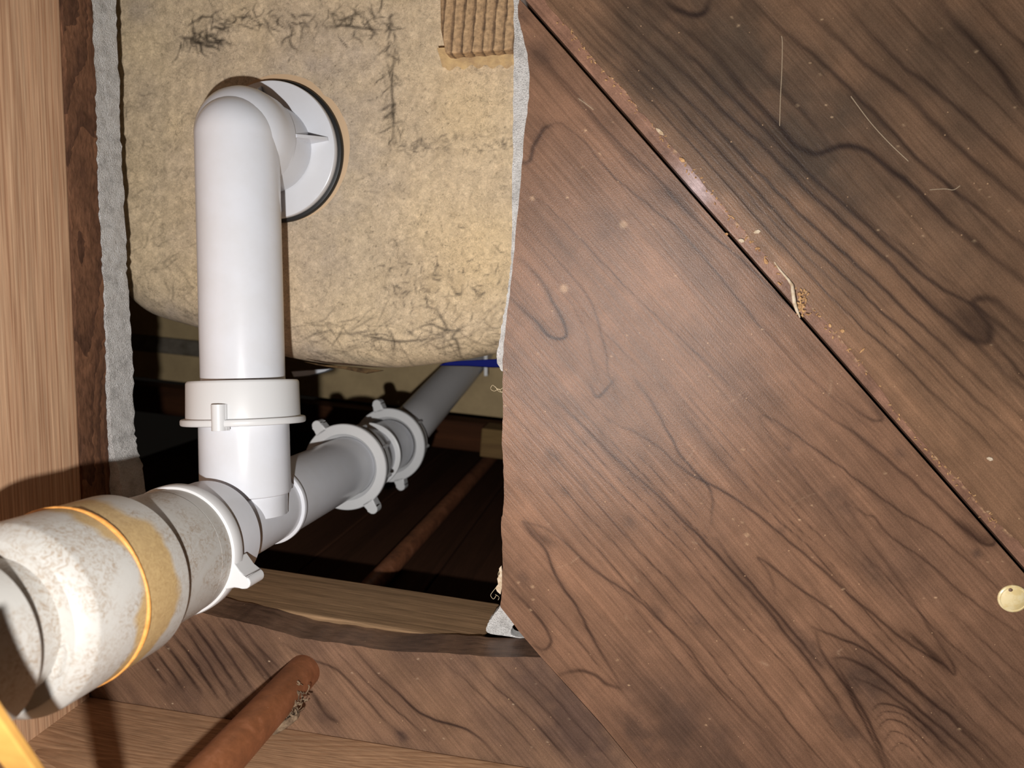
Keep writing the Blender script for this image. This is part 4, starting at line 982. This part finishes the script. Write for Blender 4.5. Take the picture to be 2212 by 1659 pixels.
RES = plain('resin_fillet', lin(206, 176, 128), rough=.45, spec=.4, noise=(120.0, lin(170, 142, 108), .4, .65), bump=.6, bscale=240)
v = []; f = []; nx, ny = 40, 12
for i in range(nx + 1):
    for j in range(ny + 1):
        x = 955 + (1170 - 955) * i / nx; t = j / ny
        y0_ = 122 - 10 * (i / nx); p = XY((x, y0_ - 6 + t * 52), TZ)
        fold = .0013 * math.sin(i * 1.1 + 2 * t) * t * (1 - t) * 3
        v.append((p[0], p[1], CAMZ + TZ - .0095 * (1 - t) ** 2 + fold + .0025 * t))
for i in range(nx):
    for j in range(ny): f.append((i * (ny + 1) + j, (i + 1) * (ny + 1) + j, (i + 1) * (ny + 1) + j + 1, i * (ny + 1) + j + 1))
v = [inv @ Vector(p) for p in v]
mesh_obj('resin_fillet', v, f, RES, tub, True, 60)

# ------------------------------------------------------------------ copper pipes
def copper_mat(name, a, bcol):
    m, nt, b = newmat(name); mp = mapped(nt)
    n1 = N(nt, 'ShaderNodeTexNoise', i_Scale=90.0, i_Detail=7.0, i_Roughness=.75, i_Distortion=.2); L(nt, mp, 0, n1, 'Vector')
    n2 = N(nt, 'ShaderNodeTexNoise', i_Scale=900.0, i_Detail=3.0, i_Roughness=.7); L(nt, mp, 0, n2, 'Vector')
    rp = ramp(nt, [(.3, a), (.52, bcol), (.72, tuple(min(1, c * 1.35 + .03) for c in bcol))]); L(nt, n1, 0, rp, 0)
    r2 = ramp(nt, [(.68, (0, 0, 0)), (.78, (1, 1, 1))]); L(nt, n2, 0, r2, 0)
    mx = mixc(nt); L(nt, r2, 0, mx, 0); L(nt, rp, 0, mx, 6); mx.inputs[7].default_value = lin4(176, 150, 128); L(nt, mx, 2, b, 'Base Color')
    bp = N(nt, 'ShaderNodeBump', i_Strength=.07, i_Distance=.0006); L(nt, n1, 0, bp, 'Height'); L(nt, bp, 0, b, 'Normal')
    b.inputs['Metallic'].default_value = .15; b.inputs['Roughness'].default_value = .5; return m
CU = copper_mat('old_copper', lin(122, 76, 48), lin(150, 94, 60))
ct = P(630, 1478, .347); cdir = vpdir(1250, 800)
cpp = tube('copper_pipe', [ct - cdir * .15, ct - cdir * .10, ct - cdir * .05, ct - cdir * .02, ct, ct + cdir * .05], .00795, CU, None, 40)
tag(cpp, 'tarnished orange copper pipe rising through the board near the bottom', 'pipe')
CU2 = copper_mat('dim_copper', lin(96, 58, 42), lin(146, 92, 62))
pb0 = wall0 - ydir * .0075
cx_ = XY((852, 1236), .50); tt = (cx_ - pb0) @ xdir; cb = pb0 + xdir * tt
cp2 = tube('copper_pipe', [np.append(cb, CAMZ + z_) for z_ in (.345, .5, .7, .9, 1.1, 1.3)], .0070, CU2, None, 32)
tag(cp2, 'dim brown copper pipe climbing the dark cavity wall', 'pipe')

# ------------------------------------------------------------------ loose bits
LATH = plain('raw_yellow_wood', lin(196, 150, 78), rough=.6, spec=.2, noise=(60.0, lin(176, 126, 62), .35, .7))
LA, LB = P(0, 1556, .163), P(133, 1747, .190); ld_ = LB - LA
lw = np.cross(ld_, fwd); lw = nrm(lw); lw = lw if lw @ imgright < 0 else -lw
lt = prism('wood_lath', [LA - ld_ * .5, LA + ld_ * 2.2, LA + ld_ * 2.2 + lw * .0074, LA - ld_ * .46 + lw * .0074], fwd * .003, LATH, None, .0004); tag(lt, 'blurred bright yellow wood strip in the bottom left corner', 'wood strip')
SHV = plain('grey_shavings', lin(132, 112, 90), rough=.8, spec=.15, noise=(300.0, lin(80, 64, 50), .4, .65))
v = []; f = []
for k in range(70):
    t = rng.random(); c = P(655 - 40 * t + rng.uniform(-12, 12), 1490 + 55 * t + rng.uniform(-14, 14), .338 - .012 * t)
    l_ = rng.uniform(.0018, .005); a_ = rng.uniform(0, 6.3); pts = []
    for s in range(5):
        a_ += rng.uniform(.2, .7); c = c + l_ / 4 * (imgright * math.cos(a_) + imgup * math.sin(a_)) + fwd * rng.uniform(-.0005, .0005); pts.append(c)
    tv, tf = tube_geo(pts, rng.uniform(.00025, .0006), 5, .5); o_ = len(v); v += tv; f += [tuple(i + o_ for i in q) for q in tf]
shv = mesh_obj('wood_shavings', v, f, SHV, None, True, 60); tag(shv, 'clump of curly grey shavings stuck beside the orange copper pipe', 'shavings', None, 'stuff')
ck = [P(583, 1580, .326), P(590, 1572, .326), P(606, 1562, .326), P(622, 1552, .326), P(640, 1545, .326), P(643, 1555, .326), P(628, 1567, .326), P(610, 1580, .326), P(592, 1590, .326), P(584, 1588, .326)]
cko = prism('bark_chunk', ck, fwd * .005, SHV, None, .0008); tag(cko, 'elongated grey brown bark chunk below the shavings on the joist', 'bark chunk')
# cream round blob
BLB = plain('cream_resin', lin(232, 214, 168), rough=.35, spec=.5, noise=(260.0, lin(222, 198, 142), .45, .6))
Fq = frame(on(2187, 1292, H), (0, 0, -1), imgright)
bq = empty('resin_blob', Fq); tag(bq, 'cream round waxy blob with a brown spot stuck on the board, right edge', 'resin blob'); bpy.context.view_layer.update()
lathe('dome', [(0, .0001), (0, .0053), (.0003, .0056), (.0008, .0055), (.0011, .0050), (.0010, .0046), (.0014, .0036), (.0018, .0020), (.0019, .0001)], BLB, bq, 40)
sp_ = lathe('spot', [(.0006, .0001), (.0006, .0009), (.0013, .0008), (.0016, .0001)], plain('brown_spot', lin(112, 84, 66), rough=.6), bq, 16); sp_.location = (-.0014, .0036, 0)
# splinter hanging from the joint and crumbs along it
SPL = plain('pale_splinter', lin(206, 190, 168), rough=.7, spec=.2, noise=(400.0, lin(170, 145, 115), .4, .65))
CRB = plain('tan_crumb', lin(198, 158, 112), rough=.8, spec=.1, noise=(500.0, lin(150, 110, 76), .4, .65))
def onb(px, py, lift=0.0): return on(px, py, H - lift)
spt = tube('splinter', [onb(1668, 560, -.0004), onb(1686, 585, .0004), onb(1703, 604, .0008), onb(1711, 616, .0016), onb(1713, 632, .0024), onb(1716, 655, .0030), onb(1722, 672, .0030), onb(1728, 686, .0022)], [.0002, .0004, .0005, .0007, .0008, .0008, .0006, .0002], SPL, None, 8)
tag(spt, 'long pale splinter hanging across the dark board joint', 'splinter')
v = []; f = []
for k in range(46):
    t = rng.random(); c = onb(1722 + 22 * t * rng.random() + 6, 630 + 50 * rng.random(), rng.uniform(.0004, .0024)); pts = []; a_ = rng.uniform(0, 6.3)
    for s in range(3): c = c + rng.uniform(.0003, .0008) * (imgright * math.cos(a_) + imgup * math.sin(a_)); a_ += rng.uniform(-.8, .8); pts.append(c)
    tv, tf = tube_geo(pts, rng.uniform(.0002, .0005), 5); o_ = len(v); v += tv; f += [tuple(i + o_ for i in q) for q in tf]
cl_ = mesh_obj('crumb_cluster', v, f, CRB, None, True, 60); tag(cl_, 'cluster of tan wood crumbs clinging to the long splinter', 'wood crumbs', None, 'stuff')
chips = [(1635,501,8,4,-.2,'pale wood chip lying across the grain lines above the joint'),(1601,520,7,4,.4,'pointed pale chip on the joint lip, left of the crumbs'),(1636,537,6,3,.0,'small flat tan chip on the joint lip'),(1654,565,7,4,1.1,'tan chip with a dark shadow, on the lip above the long splinter'),(1683,613,6,2,.7,'thin curved tan shaving at the black joint, below the chip'),(1792,703,5,3,1.3,'upright tan crumb on the lip, right of the long splinter'),(1819,715,5,4,.3,'round yellowish crumb right of the long splinter'),(1569,506,4,3,.2,'tiny pale crumb bridging the black joint'),(1425,285,12,4,.75,'long pale flake on the lip near the top of the joint'),(1473,346,8,4,.6,'pale chip on the lip above the pink glossy patch'),(2137,991,7,4,.3,'white paint fleck near the right edge, on the upper board'),(1862,757,8,2,-.8,'thin pale splinter standing off the joint, mid right')]
for px, py, l_, wd, a_, lab in chips:
    c = onb(px, py, .0002); ux = imgright * math.cos(a_) - imgup * math.sin(a_); uy = imgright * math.sin(a_) + imgup * math.cos(a_); s = .000194
    pts = [c - ux * l_ * s, c - ux * l_ * .4 * s + uy * wd * .9 * s, c + ux * l_ * .5 * s + uy * wd * s, c + ux * l_ * s, c + ux * l_ * .3 * s - uy * wd * s, c - ux * l_ * .6 * s - uy * wd * .6 * s]
    pts = [np.array([p[0], p[1], c[2]]) for p in pts]
    o = prism('wood_chip', pts, (0, 0, -.0007), SPL if px in (1635, 1601, 2137, 1425) else CRB, None, .0002); tag(o, lab, 'wood chip', 'chips along the board joint')
DST = plain('dust_strand', lin(176, 158, 134), rough=.9, spec=.1)
for pl, lab in (([(1688,78),(1690,92),(1689,150),(1686,210),(1684,272)], 'thin straight dust strand hanging on the dark upper board'), ([(2008,410),(2040,408),(2060,410),(2074,401)], 'short bright dust strand on the grey part of the upper board'), ([(1838,208),(1880,264),(1920,308),(1962,348)], 'faint slanting hair on the upper board, right of the straight strand'), ([(1250,213),(1268,226),(1282,237)], 'short pale hair on the middle board near its top corner')):
    o = tube('dust_strand', [onb(x, y, .0003) for x, y in catmull(pl, 4)], .00011, DST, None, 5); tag(o, lab, 'hair', 'dust strands on the boards')
v = []; f = []
for k in range(150):                           # trail of crumbs on the shoulder of the lip
    i = rng.randrange(8, len(lipr) - 14); p = np.array(lipr[i]) - sn * abs(rng.gauss(2, 5)); c = onb(p[0], p[1], rng.uniform(0, .0005)); a_ = rng.uniform(0, 6.3); pts = []
    for s_ in range(3): c = c + rng.uniform(.0002, .0007) * (imgright * math.cos(a_) + imgup * math.sin(a_)); a_ += rng.uniform(-.8, .8); pts.append(c)
    tv, tf = tube_geo(pts, rng.uniform(.0001, .00035), 5); o_ = len(v); v += tv; f += [tuple(i_ + o_ for i_ in q) for q in tf]
ctr = mesh_obj('crumb_trail', v, f, CRB, None, True, 60); tag(ctr, 'trail of tiny tan crumbs along the black board joint', 'wood crumbs', None, 'stuff')
# stringy fibres on the hole edge
FIB = plain('pale_fibre', lin(200, 182, 150), rough=.8, spec=.1)
def wisp(name, paths, z_, label):
    v = []; f = []
    for pl in paths:
        tv, tf = tube_geo([on(x, y, z_ + rng.uniform(0, .001)) for x, y in catmull(pl, 4)], .00010, 5); o_ = len(v); v += tv; f += [tuple(i + o_ for i in q) for q in tf]
    o = mesh_obj(name, v, f, FIB, None, True, 60); tag(o, label, 'fibre'); return o
wisp('fibre_wisp', [[(1092,832),(1080,842),(1072,838),(1064,832),(1060,840),(1068,845),(1078,840),(1084,848),(1094,836)],[(1090,845),(1078,846),(1070,835)]], H + .001, 'curly pale fibre at the hole edge level with the grey pipe')
wisp('fibre_wisp', [[(1082,1228),(1076,1240),(1080,1256),(1073,1268),(1080,1280)],[(1078,1262),(1066,1276),(1060,1286),(1066,1294),(1072,1286)],[(1070,1284),(1078,1290),(1076,1296)]], H + .002, 'torn curling fibres at the lower right corner of the hole')
tn = [(1083,1222),(1078,1228),(1079,1240),(1074,1250),(1076,1262),(1070,1270),(1074,1278),(1081,1284),(1084,1270),(1085,1240)]
to = prism('torn_strip', [on(x, y, H + .002) for x, y in tn], (0, 0, .0006), SPL); tag(to, 'torn whitish paper strip on the board edge above the hole corner', 'paper scrap')
# ------------------------------------------------------------------ soil of the crawl space below
v = []; f = []; n = 60; sz = 4.0
for i in range(n + 1):
    for j in range(n + 1):
        x, y = -sz / 2 + sz * i / n, -sz / 2 + sz * j / n; v.append((x, y, -.02 + .03 * math.sin(x * 5.1 + 2) * math.cos(y * 4.3) + rng.uniform(-.006, .006)))
for i in range(n):
    for j in range(n): f.append((i * (n + 1) + j, (i + 1) * (n + 1) + j, (i + 1) * (n + 1) + j + 1, i * (n + 1) + j + 1))
gs = mesh_obj('ground', v, f, plain('dry_soil', lin(120, 98, 76), rough=.95, spec=.1, noise=(20.0, lin(84, 66, 50), .35, .7)), None, True, 60)
tag(gs, 'dry brown soil of the crawl space', kind='structure')
